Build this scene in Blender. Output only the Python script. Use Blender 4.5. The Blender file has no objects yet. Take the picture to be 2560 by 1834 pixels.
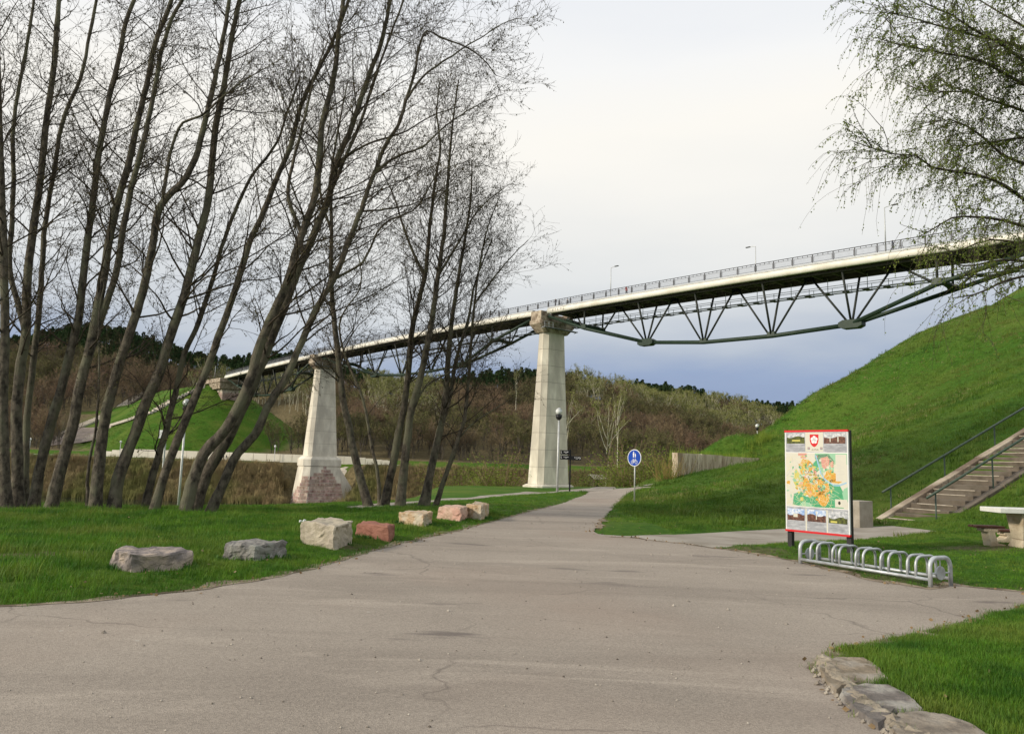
import bpy, bmesh, math, random
import numpy as np
from mathutils import Vector, Matrix, noise as mnoise

rng = np.random.default_rng(7)
random.seed(7)
sc = bpy.context.scene
COL = sc.collection

# ------------------------------------------------------------------ camera
F = 1950.0; CX, CY = 1280.0, 917.0          # focal length and centre in photograph pixels (2560 x 1834)
TH = math.atan(.122); RO = .03; EYE = 1.6
W0 = np.array([0, math.cos(TH), math.sin(TH)]); _R = np.array([1., 0, 0]); _U = np.cross(_R, W0)
CR = math.cos(RO)*_R + math.sin(RO)*_U; CU = np.cross(CR, W0); CO = np.array([0, 0, EYE])
cd = bpy.data.cameras.new('camera'); cam = bpy.data.objects.new('camera', cd); COL.objects.link(cam)
M = Matrix(((CR[0], CU[0], -W0[0], 0), (CR[1], CU[1], -W0[1], 0), (CR[2], CU[2], -W0[2], EYE), (0, 0, 0, 1)))
cam.matrix_world = M
cd.sensor_width = 36; cd.lens = 36*F/2560; cd.clip_start = .1; cd.clip_end = 6000
sc.camera = cam
sc.view_settings.view_transform = 'Standard'; sc.view_settings.look = 'None'
sc.view_settings.exposure = 0.22; sc.view_settings.gamma = 1; sc.view_settings.use_curve_mapping = False

# ------------------------------------------------------------------ light
SUN_AZ = np.array([-.93, -.37]); SUN_AZ /= np.linalg.norm(SUN_AZ); SUN_EL = math.radians(24)
w = bpy.data.worlds.new('World'); sc.world = w; w.use_nodes = True
nt = w.node_tree; nt.nodes.clear()
def N(nt, t, **k):
    n = nt.nodes.new(t)
    for a, b in k.items(): setattr(n, a, b)
    return n
def ramp(nt, pts, interp='LINEAR'):
    r = N(nt, 'ShaderNodeValToRGB'); r.color_ramp.interpolation = interp
    el = r.color_ramp.elements
    while len(el) > 1: el.remove(el[-1])
    el[0].position = pts[0][0]; el[0].color = (*pts[0][1], 1)
    for p, c in pts[1:]:
        e = el.new(p); e.color = (*c, 1)
    return r
def srgb(r, g, b):
    f = lambda c: (c/255/12.92 if c/255 <= .04045 else ((c/255+.055)/1.055)**2.4)
    return (f(r), f(g), f(b))
out = N(nt, 'ShaderNodeOutputWorld')
sky = N(nt, 'ShaderNodeTexSky', sky_type='NISHITA', sun_disc=False)
sky.sun_elevation = SUN_EL; sky.sun_rotation = math.atan2(SUN_AZ[0], SUN_AZ[1])
bgs = N(nt, 'ShaderNodeBackground'); bgs.inputs[1].default_value = .1
nt.links.new(sky.outputs[0], bgs.inputs[0])
tc = N(nt, 'ShaderNodeTexCoord'); sep = N(nt, 'ShaderNodeSeparateXYZ'); nt.links.new(tc.outputs['Generated'], sep.inputs[0])
mp = N(nt, 'ShaderNodeMapping'); mp.inputs['Scale'].default_value = (1.6, 1.6, 6.0); nt.links.new(tc.outputs['Generated'], mp.inputs[0])
nz = N(nt, 'ShaderNodeTexNoise'); nz.inputs['Scale'].default_value = 1.3; nz.inputs['Detail'].default_value = 5; nz.inputs['Roughness'].default_value = .5
nt.links.new(mp.outputs[0], nz.inputs['Vector'])
ma = N(nt, 'ShaderNodeMath', operation='MULTIPLY_ADD'); nt.links.new(nz.outputs[0], ma.inputs[0]); ma.inputs[1].default_value = .17
sb = N(nt, 'ShaderNodeMath', operation='MULTIPLY_ADD'); nt.links.new(sep.outputs[0], sb.inputs[0]); sb.inputs[1].default_value = -.02; sb.inputs[2].default_value = -.08
ad = N(nt, 'ShaderNodeMath', operation='ADD'); nt.links.new(sep.outputs[2], ad.inputs[0]); nt.links.new(sb.outputs[0], ad.inputs[1])
nt.links.new(ad.outputs[0], ma.inputs[2])
rp = ramp(nt, [(0.0, srgb(134, 147, 172)), (.09, srgb(137, 153, 184)), (.115, srgb(144, 160, 189)), (.145, srgb(168, 178, 194)), (.185, srgb(196, 201, 207)), (.235, srgb(216, 218, 218)),
               (.31, srgb(230, 229, 225)), (.4, srgb(240, 237, 230)), (.478, srgb(235, 235, 234)), (.54, srgb(227, 229, 232)), (1.0, srgb(214, 219, 226))])
nt.links.new(ma.outputs[0], rp.inputs[0])
bgc = N(nt, 'ShaderNodeBackground'); bgc.inputs[1].default_value = 1.0; nt.links.new(rp.outputs[0], bgc.inputs[0])
mx = N(nt, 'ShaderNodeMixShader'); mx.inputs[0].default_value = .96
nt.links.new(bgs.outputs[0], mx.inputs[1]); nt.links.new(bgc.outputs[0], mx.inputs[2]); nt.links.new(mx.outputs[0], out.inputs[0])
sd = bpy.data.lights.new('sun', 'SUN'); sd.energy = 2.9; sd.angle = math.radians(6); sd.color = (1, .9, .74)
so = bpy.data.objects.new('sun', sd); COL.objects.link(so)
sv = Vector((SUN_AZ[0]*math.cos(SUN_EL), SUN_AZ[1]*math.cos(SUN_EL), math.sin(SUN_EL)))
so.rotation_euler = sv.to_track_quat('Z', 'Y').to_euler()

# ------------------------------------------------------------------ helpers: pixel tracing (for placing things at their own distance)
def ray(x, y): return W0*F + CR*(x-CX) - CU*(y-CY)
def at(x, y, Y):
    d = ray(x, y); return CO + d*Y/d[1]
def proj(p):
    v = np.asarray(p, float)-CO; z = v@W0
    return CX+F*(v@CR)/z, CY-F*(v@CU)/z

def tag(o, label=None, cat=None, group=None, kind=None):
    if label: o['label'] = label
    if cat: o['category'] = cat
    if group: o['group'] = group
    if kind: o['kind'] = kind
    return o
def empty(name, loc=(0, 0, 0), rz=0, label=None, cat=None, group=None, kind=None):
    o = bpy.data.objects.new(name, None); COL.objects.link(o); o.location = loc; o.rotation_euler = (0, 0, rz)
    o.empty_display_size = .2
    return tag(o, label, cat, group, kind)
def mesh_np(name, V, faces, mats=None, smooth=False, mi=None):
    """V (n,3); faces: list of (k,m) int arrays with m = 3 or 4."""
    me = bpy.data.meshes.new(name); V = np.ascontiguousarray(V, np.float32)
    me.vertices.add(len(V)); me.vertices.foreach_set('co', V.ravel())
    if not isinstance(faces, list): faces = [faces]
    faces = [np.asarray(f, np.int32) for f in faces if len(f)]
    idx = np.concatenate([f.ravel() for f in faces]); cnt = np.concatenate([np.full(len(f), f.shape[1], np.int32) for f in faces])
    st = np.concatenate([[0], np.cumsum(cnt)[:-1]]).astype(np.int32)
    me.loops.add(len(idx)); me.loops.foreach_set('vertex_index', idx)
    me.polygons.add(len(cnt)); me.polygons.foreach_set('loop_start', st)
    if mi is not None: me.polygons.foreach_set('material_index', np.asarray(mi, np.int32))
    me.polygons.foreach_set('use_smooth', np.full(len(cnt), smooth, bool))
    for m in (mats if isinstance(mats, (list, tuple)) else [mats]): me.materials.append(m)
    me.update(calc_edges=True)
    return me
def link(name, me, parent=None, loc=None, rot=None):
    o = bpy.data.objects.new(name, me); COL.objects.link(o)
    if parent: o.parent = parent
    if loc is not None: o.location = loc
    if rot is not None: o.rotation_euler = rot
    return o
class MB:
    def __init__(s): s.v = []; s.f = []; s.m = []
    def add(s, vs, fs, mi=0):
        b = len(s.v); s.v += [tuple(map(float, v)) for v in vs]; s.f += [[b+i for i in f] for f in fs]; s.m += [mi]*len(fs)
    def box(s, c, sz, ax=None, mi=0, taper=1.0):
        c = np.array(c, float); A = np.eye(3) if ax is None else np.array(ax, float)
        vs = []
        for k in (-1, 1):
            t = taper if k > 0 else 1
            for i, j in ((-1, -1), (1, -1), (1, 1), (-1, 1)): vs.append(c+A[0]*i*t*sz[0]/2+A[1]*j*t*sz[1]/2+A[2]*k*sz[2]/2)
        s.add(vs, [[3, 2, 1, 0], [4, 5, 6, 7], [0, 1, 5, 4], [1, 2, 6, 5], [2, 3, 7, 6], [3, 0, 4, 7]], mi)
    def frustum(s, lo, hi, mi=0):
        n = len(lo); vs = list(lo)+list(hi)
        s.add(vs, [list(range(n))[::-1], list(range(n, 2*n))]+[[i, (i+1) % n, n+(i+1) % n, n+i] for i in range(n)], mi)
    def tube(s, pts, r, sides=8, mi=0, cap=True):
        P = np.array(pts, float); k = len(P); r = np.full(k, r, float) if np.isscalar(r) else np.array(r, float)
        T = np.gradient(P, axis=0); T /= np.linalg.norm(T, axis=1)[:, None]+1e-12
        ref = np.array([0, 0, 1.]) if abs(T[0][2]) < .9 else np.array([1., 0, 0])
        n0 = np.cross(T[0], ref); n0 /= np.linalg.norm(n0); vs = []
        for i in range(k):
            n0 = n0-T[i]*(n0@T[i]); n0 /= np.linalg.norm(n0); b = np.cross(T[i], n0)
            for j in range(sides):
                a = 2*math.pi*j/sides; vs.append(P[i]+r[i]*(math.cos(a)*n0+math.sin(a)*b))
        fs = [[i*sides+j, i*sides+(j+1) % sides, (i+1)*sides+(j+1) % sides, (i+1)*sides+j] for i in range(k-1) for j in range(sides)]
        if cap: fs += [list(range(sides))[::-1], [(k-1)*sides+j for j in range(sides)]]
        s.add(vs, fs, mi)
    def mesh(s, name, mats, smooth=False):
        me = bpy.data.meshes.new(name); me.from_pydata(s.v, [], s.f)
        for m in (mats if isinstance(mats, (list, tuple)) else [mats]): me.materials.append(m)
        me.polygons.foreach_set('material_index', s.m)
        if smooth: me.polygons.foreach_set('use_smooth', [True]*len(me.polygons))
        me.update(); return me
    def build(s, name, mats, parent=None, smooth=False, loc=None, rot=None):
        return link(name, s.mesh(name, mats, smooth), parent, loc, rot)
def dup(o, parent=None):
    c = o.copy(); COL.objects.link(c)
    if parent: c.parent = parent
    for ch in list(o.children): dup(ch, c)
    return c
def bevel_mod(o, wd, seg=2):
    m = o.modifiers.new('bevel', 'BEVEL'); m.width = wd; m.segments = seg; m.limit_method = 'ANGLE'; return o

# ------------------------------------------------------------------ materials
def mat(name, c1, c2=None, scale=4., rough=.8, bump=0., bscale=None, metal=0., detail=6, coords='pos', c3=None, s3=.3, stretch=None, trans=0., spec=.3, bdist=.02, lo=.35, hi=.65, rnd=0.):
    m = bpy.data.materials.new(name); m.use_nodes = True; t = m.node_tree; b = t.nodes['Principled BSDF']
    b.inputs['Roughness'].default_value = rough; b.inputs['Metallic'].default_value = metal; b.inputs['Specular IOR Level'].default_value = spec
    if coords == 'pos': src = N(t, 'ShaderNodeNewGeometry').outputs['Position']
    else: src = N(t, 'ShaderNodeTexCoord').outputs['Object']
    if stretch:
        mp = N(t, 'ShaderNodeMapping'); mp.inputs['Scale'].default_value = stretch; t.links.new(src, mp.inputs[0]); src = mp.outputs[0]
    col = None
    if c2 is not None:
        n = N(t, 'ShaderNodeTexNoise'); n.inputs['Scale'].default_value = scale; n.inputs['Detail'].default_value = detail; n.inputs['Roughness'].default_value = .62
        t.links.new(src, n.inputs['Vector']); r = ramp(t, [(lo, c1), (hi, c2)]); t.links.new(n.outputs[0], r.inputs[0]); col = r.outputs[0]
        if c3 is not None:
            n2 = N(t, 'ShaderNodeTexNoise'); n2.inputs['Scale'].default_value = s3; n2.inputs['Detail'].default_value = 5; t.links.new(src, n2.inputs['Vector'])
            r2 = ramp(t, [(.48, (0, 0, 0)), (.64, (1, 1, 1))]); t.links.new(n2.outputs[0], r2.inputs[0])
            mm = N(t, 'ShaderNodeMix', data_type='RGBA'); t.links.new(r2.outputs[0], mm.inputs[0]); t.links.new(col, mm.inputs[6]); mm.inputs[7].default_value = (*c3, 1); col = mm.outputs[2]
        if rnd:
            oi = N(t, 'ShaderNodeObjectInfo'); h = N(t, 'ShaderNodeHueSaturation'); mr = N(t, 'ShaderNodeMapRange'); mr.inputs[3].default_value = 1-rnd; mr.inputs[4].default_value = 1+rnd
            t.links.new(oi.outputs['Random'], mr.inputs[0]); t.links.new(mr.outputs[0], h.inputs['Value']); t.links.new(col, h.inputs['Color'])
            mr2 = N(t, 'ShaderNodeMapRange'); mr2.inputs[3].default_value = .5-rnd*.06; mr2.inputs[4].default_value = .5+rnd*.06
            mu = N(t, 'ShaderNodeMath', operation='FRACT'); m7 = N(t, 'ShaderNodeMath', operation='MULTIPLY'); m7.inputs[1].default_value = 7.3
            t.links.new(oi.outputs['Random'], m7.inputs[0]); t.links.new(m7.outputs[0], mu.inputs[0]); t.links.new(mu.outputs[0], mr2.inputs[0]); t.links.new(mr2.outputs[0], h.inputs['Hue'])
            col = h.outputs[0]
        t.links.new(col, b.inputs['Base Color'])
    else: b.inputs['Base Color'].default_value = (*c1, 1)
    if bump:
        nb = N(t, 'ShaderNodeTexNoise'); nb.inputs['Scale'].default_value = bscale or scale*4; nb.inputs['Detail'].default_value = 8; nb.inputs['Roughness'].default_value = .7
        t.links.new(src, nb.inputs['Vector']); bp = N(t, 'ShaderNodeBump'); bp.inputs['Strength'].default_value = bump; bp.inputs['Distance'].default_value = bdist
        t.links.new(nb.outputs[0], bp.inputs['Height']); t.links.new(bp.outputs[0], b.inputs['Normal'])
    if trans:
        tr = N(t, 'ShaderNodeBsdfTranslucent'); ms = N(t, 'ShaderNodeMixShader'); ms.inputs[0].default_value = trans
        if col is not None: t.links.new(col, tr.inputs[0])
        else: tr.inputs[0].default_value = (*c1, 1)
        o = t.nodes['Material Output']; t.links.new(b.outputs[0], ms.inputs[1]); t.links.new(tr.outputs[0], ms.inputs[2]); t.links.new(ms.outputs[0], o.inputs[0])
    return m
MT = {}
MT['bark'] = mat('bark', (.035, .029, .022), (.175, .148, .112), 8, .9, 1.0, 26, c3=(.15, .145, .095), s3=2.2, stretch=(1, 1, .6), bdist=.04, lo=.38, hi=.68)
MT['barkdark'] = mat('bark_dark', (.03, .023, .017), (.075, .058, .04), 6, .9, .5, 30)
MT['twig'] = mat('twig', (.036, .028, .02), (.07, .053, .036), 3, .9)
MT['catkin'] = mat('catkin', (.05, .042, .02), (.1, .09, .035), 3, .9)
MT['concrete'] = mat('concrete', (.58, .53, .43), (.78, .73, .61), .55, .85, .3, 6, c3=(.5, .46, .38), s3=.3, stretch=(1, 1, .4), detail=9)
MT['concrete_joint'] = mat('concrete_joint', (.2, .18, .15), (.3, .27, .22), 1, .9)
MT['concrete_old'] = mat('concrete_old', (.24, .185, .13), (.56, .48, .37), 1.3, .9, .8, 6, c3=(.17, .125, .09), s3=.7, bdist=.08)
MT['concrete_dim'] = mat('concrete_dim', (.28, .25, .2), (.4, .36, .3), 3, .85, .3, 30)
MT['fascia'] = mat('fascia', (.74, .71, .62), (.82, .79, .71), .8, .55, c3=(.66, .62, .52), s3=.35)
MT['plinth'] = mat('plinth', (.46, .47, .47), (.56, .57, .57), 1, .7)
MT['green_steel'] = mat('green_steel', (.014, .03, .019), (.024, .044, .027), 2, .5)
MT['dark_steel'] = mat('dark_steel', (.02, .025, .022), (.035, .04, .034), 2, .5)
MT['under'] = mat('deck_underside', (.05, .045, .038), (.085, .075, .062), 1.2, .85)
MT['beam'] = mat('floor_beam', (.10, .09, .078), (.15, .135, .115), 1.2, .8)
MT['rail'] = mat('rail_steel', (.04, .04, .045), (.055, .055, .06), 3, .5)
MT['bars'] = mat('rail_bars', (.22, .22, .23), (.3, .3, .31), 3, .5)
MT['galv'] = mat('galvanised', (.42, .45, .47), (.56, .59, .61), 14, .45, .1, 60, metal=.35, coords='obj', c3=(.33, .34, .35), s3=7, spec=.5)
MT['galv2'] = mat('lamp_pole_steel', (.45, .46, .45), (.6, .61, .6), 5, .5, metal=.3, coords='obj')
MT['black'] = mat('black_metal', (.012, .012, .014), rough=.45)
MT['white'] = mat('white_paint', (.8, .8, .8), rough=.5)
MT['red'] = mat('red_paint', (.6, .02, .025), rough=.4)
MT['blue'] = mat('blue_sign', (.006, .06, .42), rough=.35)
MT['globe'] = mat('lamp_globe', (.72, .74, .74), rough=.12, spec=.6)
MT['stoneblock'] = mat('stone_block', (.3, .19, .15), (.52, .4, .34), 1.1, .9, .5, 6, coords='pos', rnd=.28, bdist=.05)
MT['ashlar'] = mat('ashlar', (.42, .36, .28), (.62, .57, .47), 1.1, .9, .4, 6, coords='pos', rnd=.15)

def granite(name, c1, c2, c3, sp=60):
    m = mat(name, c1, c2, 7, .85, .9, 22, coords='obj', c3=c3, s3=3.5, detail=9, bdist=.03, lo=.3, hi=.7)
    return m
MT['tube_green'] = mat('handrail_green', (.035, .06, .045), (.06, .085, .065), 8, .45)
MT['wood'] = mat('bench_wood', (.05, .022, .014), (.11, .05, .032), 6, .7, .4, 20, coords='obj', stretch=(1, 8, 8))

# asphalt
def asphalt_mat():
    m = bpy.data.materials.new('asphalt'); m.use_nodes = True; t = m.node_tree; b = t.nodes['Principled BSDF']
    g = N(t, 'ShaderNodeNewGeometry').outputs['Position']
    def nz(scale, detail=6, rough=.6, vec=g, stretch=None, dist=0):
        if stretch:
            mp = N(t, 'ShaderNodeMapping'); mp.inputs['Scale'].default_value = stretch; mp.inputs['Rotation'].default_value = (0, 0, .45); t.links.new(vec, mp.inputs[0]); vec = mp.outputs[0]
        n = N(t, 'ShaderNodeTexNoise'); n.inputs['Scale'].default_value = scale; n.inputs['Detail'].default_value = detail; n.inputs['Roughness'].default_value = rough; n.inputs['Distortion'].default_value = dist
        t.links.new(vec, n.inputs['Vector']); return n.outputs[0]
    def mixc(f, a, bcol, mode='MIX'):
        mm = N(t, 'ShaderNodeMix', data_type='RGBA'); mm.blend_type = mode
        t.links.new(f, mm.inputs[0]) if not isinstance(f, float) else setattr(mm.inputs[0], 'default_value', f)
        for s, v in ((6, a), (7, bcol)):
            if isinstance(v, tuple): mm.inputs[s].default_value = (*v, 1)
            else: t.links.new(v, mm.inputs[s])
        return mm.outputs[2]
    r0 = ramp(t, [(.36, (.28, .24, .198)), (.62, (.325, .28, .232))]); t.links.new(nz(.35, 5), r0.inputs[0])
    c = r0.outputs[0]
    r1 = ramp(t, [(.47, (0, 0, 0)), (.7, (.6, .6, .6))]); t.links.new(nz(.5, 6, .6, stretch=(.25, 1.3, 1), dist=.8), r1.inputs[0])
    c = mixc(r1.outputs[0], c, (.2, .17, .14))                    # worn darker streaks
    r2 = ramp(t, [(.54, (0, 0, 0)), (.7, (.75, .75, .75))]); t.links.new(nz(.9, 7, .65, stretch=(.3, 1.2, 1), dist=.8), r2.inputs[0])
    c = mixc(r2.outputs[0], c, (.40, .345, .285))                       # dusty patches
    vo = N(t, 'ShaderNodeTexVoronoi'); vo.inputs['Scale'].default_value = 95; t.links.new(g, vo.inputs['Vector'])
    r3 = ramp(t, [(0, (.72, .72, .72)), (.5, (1, 1, 1)), (1, (1.25, 1.25, 1.25))]); 
    sp = N(t, 'ShaderNodeSeparateColor'); t.links.new(vo.outputs['Color'], sp.inputs[0]); t.links.new(sp.outputs[0], r3.inputs[0])
    c = mixc(.8, c, r3.outputs[0], 'MULTIPLY')                        # aggregate
    vo2 = N(t, 'ShaderNodeTexVoronoi'); vo2.inputs['Scale'].default_value = 1.1; t.links.new(g, vo2.inputs['Vector'])
    r4 = ramp(t, [(0, (.8, .8, .8)), (.018, (.8, .8, .8)), (.024, (0, 0, 0))]); t.links.new(vo2.outputs['Distance'], r4.inputs[0])
    c = mixc(r4.outputs[0], c, (.42, .39, .34))
    # hairline cracks, only in some patches
    nd = N(t, 'ShaderNodeTexNoise'); nd.inputs['Scale'].default_value = 2.2; t.links.new(g, nd.inputs['Vector'])
    va = N(t, 'ShaderNodeVectorMath', operation='MULTIPLY_ADD'); va.inputs[1].default_value = (.5, .5, 0); t.links.new(nd.outputs['Color'], va.inputs[0]); t.links.new(g, va.inputs[2])
    vc = N(t, 'ShaderNodeTexVoronoi', feature='DISTANCE_TO_EDGE'); vc.inputs['Scale'].default_value = .33; t.links.new(va.outputs[0], vc.inputs['Vector'])
    r5 = ramp(t, [(0, (.6, .6, .6)), (.006, (0, 0, 0))]); t.links.new(vc.outputs[0], r5.inputs[0])
    r6 = ramp(t, [(.46, (0, 0, 0)), (.56, (1, 1, 1))]); t.links.new(nz(.3, 2), r6.inputs[0])
    mu = mixc(1.0, r5.outputs[0], r6.outputs[0], 'MULTIPLY'); c = mixc(mu, c, (.12, .1, .085))
    rs = ramp(t, [(.66, (0, 0, 0)), (.72, (.75, .75, .75))]); t.links.new(nz(.8, 4, .5, stretch=(.5, 1.6, 1), dist=.2), rs.inputs[0]); c = mixc(rs.outputs[0], c, (.12, .1, .09))   # oil and damp stains
    rt_ = ramp(t, [(.50, (0, 0, 0)), (.62, (.28, .28, .28))]); t.links.new(nz(.16, 4, .5), rt_.inputs[0]); c = mixc(rt_.outputs[0], c, (.27, .195, .15))                # reddish dust
    t.links.new(c, b.inputs['Base Color']); b.inputs['Roughness'].default_value = .88; b.inputs['Specular IOR Level'].default_value = .25
    bp = N(t, 'ShaderNodeBump'); bp.inputs['Strength'].default_value = .5; bp.inputs['Distance'].default_value = .006
    t.links.new(vo.outputs['Distance'], bp.inputs['Height']); t.links.new(bp.outputs[0], b.inputs['Normal'])
    return m
MT['asphalt'] = asphalt_mat()
MT['path'] = mat('path_concrete', (.27, .24, .2), (.36, .325, .275), .8, .9, .3, 60, c3=(.22, .19, .15), s3=.6)
MT['farpath'] = mat('far_path', (.42, .38, .32), (.55, .5, .43), .4, .9)
MT['blade'] = mat('grass_blade', (.04, .12, .008), (.125, .26, .018), 1.1, .6, trans=.35, rnd=.3, c3=(.15, .22, .03), s3=.55)
MT['bladehill'] = mat('grass_blade_hill', (.045, .11, .008), (.125, .21, .02), .35, .6, trans=.3, rnd=.2, c3=(.14, .175, .03), s3=.16)
MT['drystem'] = mat('dry_stem', (.27, .2, .1), (.42, .33, .18), 2, .8, trans=.2, rnd=.2)
MT['weed'] = mat('weed_leaf', (.03, .11, .012), (.06, .17, .02), 3, .5, trans=.25, rnd=.2)
# ------------------------------------------------------------------ terrain
P1 = np.array([6.31484759, 150., 0.]); _a = math.radians(40)
BU = np.array([-math.sin(_a), math.cos(_a), 0]); BN = np.array([math.cos(_a), math.sin(_a), 0])
def zt(s): return 31.3879 + .010341*s - .000130745*s*s
def B(s, off, dz=0): return P1 + BU*s + BN*off + np.array([0, 0, zt(s)+dz])
PT = [(-40,-20,0),(0,-20,0),(30,-20,0.3),(60,-20,4),(-20,5,0),(0,5,0),(0,12,0),(10,8,0),(6,14,0),(-10,15,0),(-25,15,0),(3,22,0),(9,20,0.0),(-8,21,0),(-25,20,0),(-14,20,0),(0,30,0),
(11,18,.08),(12.2,25.0,.05),(10.5,23.7,0),(8,29,.12),(5.2,34.3,.0),(1.5,38,0),(6.5,41,.1),(3,46,-.05),(8,50,.1),(-3,38,-.3),(-1.9,46,-.5),(-7.5,46,-1.15),(-4,28,-.02),
(-20,44,-1.8),(-40,44,-1.8),(-10,44,-1.3),(-12,28,-.4),(-30,28,-.6),
(10.1,48,.9),(15,56,1.2),(19,62,1.7),(13,53,1.05),(22.7,68,2.4),(12,70,-.3),(15,69,1.0),
(16.9,27.2,2.5),(16,21,1.0),(24,16,3.5),(40,5,7),(22,30,4.6),(32,32,9.0),(48,40,15),
(5,53,-.1),(8,62,-.7),(4,80,-2),(6,110,-2.6),(6,150,-3),(12,150,-3),(25,150,-3),(50,200,-3),(35,110,-2.5),(22,84,-.8),(-15,60,-2),(-15,110,-3),
(63,88,25.5),(78,70,26),(95,50,26),(120,20,26),(85,90,26),(120,60,27),(66,112,9),(95,130,12),(150,150,14)]
for x, y, D in [(1745,1132,66),(1832,1080,67),(1925,1048,68),(2017,995,70),(2100,952,72),(2258,853,76),(2370,803,77),(2483,764,75),(2560,738,75)]:
    PT.append(tuple(at(x, y, D)))
PT = np.array(PT)
def _tps(P, reg):
    n = len(P); d = np.hypot(P[:, None, 0]-P[None, :, 0], P[:, None, 1]-P[None, :, 1])
    K = np.where(d > 0, d*d*np.log(d+1e-9), 0)+np.eye(n)*reg; Q = np.c_[np.ones(n), P[:, :2]]
    A = np.block([[K, Q], [Q.T, np.zeros((3, 3))]]); return np.linalg.solve(A, np.r_[P[:, 2], 0, 0, 0])
WT = _tps(PT, 2.)
def hill(x, y):
    x = np.clip(x, -45, 150); y = np.clip(y, -25, 205)
    o = WT[-3]+WT[-2]*x+WT[-1]*y
    for i in range(len(PT)):
        d2 = (x-PT[i, 0])**2+(y-PT[i, 1])**2+1e-12; o = o+WT[i]*.5*d2*np.log(d2)
    return o
def sdist(x, y, poly):
    """signed distance to an open polyline running left to right; positive beyond it (larger y)."""
    best = np.full(np.shape(x), 1e9); sg = np.ones(np.shape(x))
    for (x0, y0), (x1, y1) in zip(poly[:-1], poly[1:]):
        dx, dy = x1-x0, y1-y0; L = dx*dx+dy*dy; t = np.clip(((x-x0)*dx+(y-y0)*dy)/L, 0, 1)
        qx, qy = x-(x0+t*dx), y-(y0+t*dy); d = np.hypot(qx, qy); c = dx*qy-dy*qx
        m = d < best; best = np.where(m, d, best); sg = np.where(m, np.sign(c), sg)
    return best*sg
NEAR = [(-900, 60), (-80, 51), (-30, 51), (-13, 53), (-10, 62), (-10, 100), (-12, 150), (0, 185), (40, 230), (120, 290), (900, 700)]
FAR = [(-900, 345), (-300, 244), (-130, 224), (-60, 218), (-30, 219), (20, 228), (60, 240), (130, 275), (300, 380), (900, 900)]
def ss(a, b, x):
    t = np.clip((x-a)/(b-a), 0, 1); return t*t*(3-2*t)
T2 = B(189, 3.4)[:2]
def H(x, y):
    x = np.asarray(x, float); y = np.asarray(y, float)
    near = hill(x, y)
    sn = sdist(x, y, NEAR); t = ss(0, 16, sn); h = near*(1-t)+(-14)*t
    sf = sdist(x, y, FAR)
    prof = np.interp(sf, [-6, 0, 3, 15, 17, 25, 30, 45, 110, 190, 240, 600, 3000], [-14, -12.2, -11.6, -1.3, -.5, -.4, .8, 2, 15, 35, 40, 42, 30])
    prof = prof + np.where(sf > 60, np.clip((sf-60)/60, 0, 1)*(5*np.sin(x*.021+1.0)+3*np.sin(x*.05+y*.03)), 0)
    prof = np.where(sf > 45, prof*(1+.42*ss(-50, -150, x)+.12*ss(30, 120, x)), prof)
    # embankment that carries the far abutment
    rx, ry = x-T2[0], y-T2[1]; al = rx*BU[0]+ry*BU[1]; pe = rx*BN[0]+ry*BN[1]
    d = np.hypot(np.minimum(al, 0), pe); mound = 27.2-.66*np.maximum(0, d-6)
    mound = np.where((al > 60) | (sf < 25.3), -20, mound)
    farh = np.maximum(prof, mound)
    pc0 = B(99.5, 3.4); dp = np.hypot(x-pc0[0], y-pc0[1]); farh = np.where(dp < 14, np.minimum(farh, -12.4+np.clip(dp-10, 0, 4)*3), farh)
    return np.where(sf > -6, np.where(sn > 0, np.maximum(farh, h), h), h)
def H1(x, y): return float(H(np.array([x]), np.array([y]))[0])
def gr(x, y, far=False, off=0.):
    """pixel of the photograph -> point on the terrain"""
    d = ray(x, y); d = d/d[1]
    Ys = np.concatenate([np.arange(3, 60, .25), np.arange(60, 420, 1.)]) if not far else np.arange(150, 420, .5)
    P = CO+d*Ys[:, None]; df = P[:, 2]-H(P[:, 0], P[:, 1])-off
    k = np.where(df < 0)[0]
    if len(k) == 0: k = [int(np.argmin(np.abs(df)))]
    k = max(1, k[0]); a, b = Ys[k-1], Ys[k]
    for _ in range(14):
        m = (a+b)/2; p = CO+d*m
        if p[2]-H1(p[0], p[1])-off < 0: b = m
        else: a = m
    return CO+d*b

# asphalt outline (plan coordinates, from the traced kerb lines)
E1 = [(0,1517),(60,1514),(120,1510),(200,1504),(290,1496),(376,1486),(465,1477),(553,1465),(615,1456),(676,1444),(725,1433),(771,1423),(820,1409),(870,1395),(915,1382),(958,1370),(1009,1357),(1085,1340),(1163,1320),(1240,1300),(1317,1280),(1360,1270),(1400,1259),(1440,1244),(1472,1229)]
E2 = [(1640,1216),(1600,1222),(1572,1231),(1555,1247),(1540,1262),(1520,1283),(1500,1305),(1488,1322),(1484,1330),(1500,1337),(1530,1342)]
E3 = [(1590,1345),(1640,1352),(1700,1358),(1800,1372),(1900,1386),(1985,1402)]
E3b = [(2380,1462),(2440,1468),(2500,1474),(2570,1480)]
E4 = [(2570,1513),(2500,1530),(2400,1560),(2300,1585),(2200,1605),(2120,1618),(2060,1632),(2042,1650)]
E5 = [(2046,1672),(2060,1690),(2090,1715),(2120,1745),(2150,1775),(2190,1800),(2240,1834)]
def tr(L): return [gr(x, y)[:2] for x, y in L]
def wob(L, a=.05):
    return [p+np.array([mnoise.noise((p[0]*2.3, p[1]*2.3, 1.)), mnoise.noise((p[0]*2.3, p[1]*2.3, 9.))])*a for p in L]
e1, e2, e3, e3b, e4, e5 = map(tr, (E1, E2, E3, E3b, E4, E5))
rk0 = np.array([5.05, 14.15]); 
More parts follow.
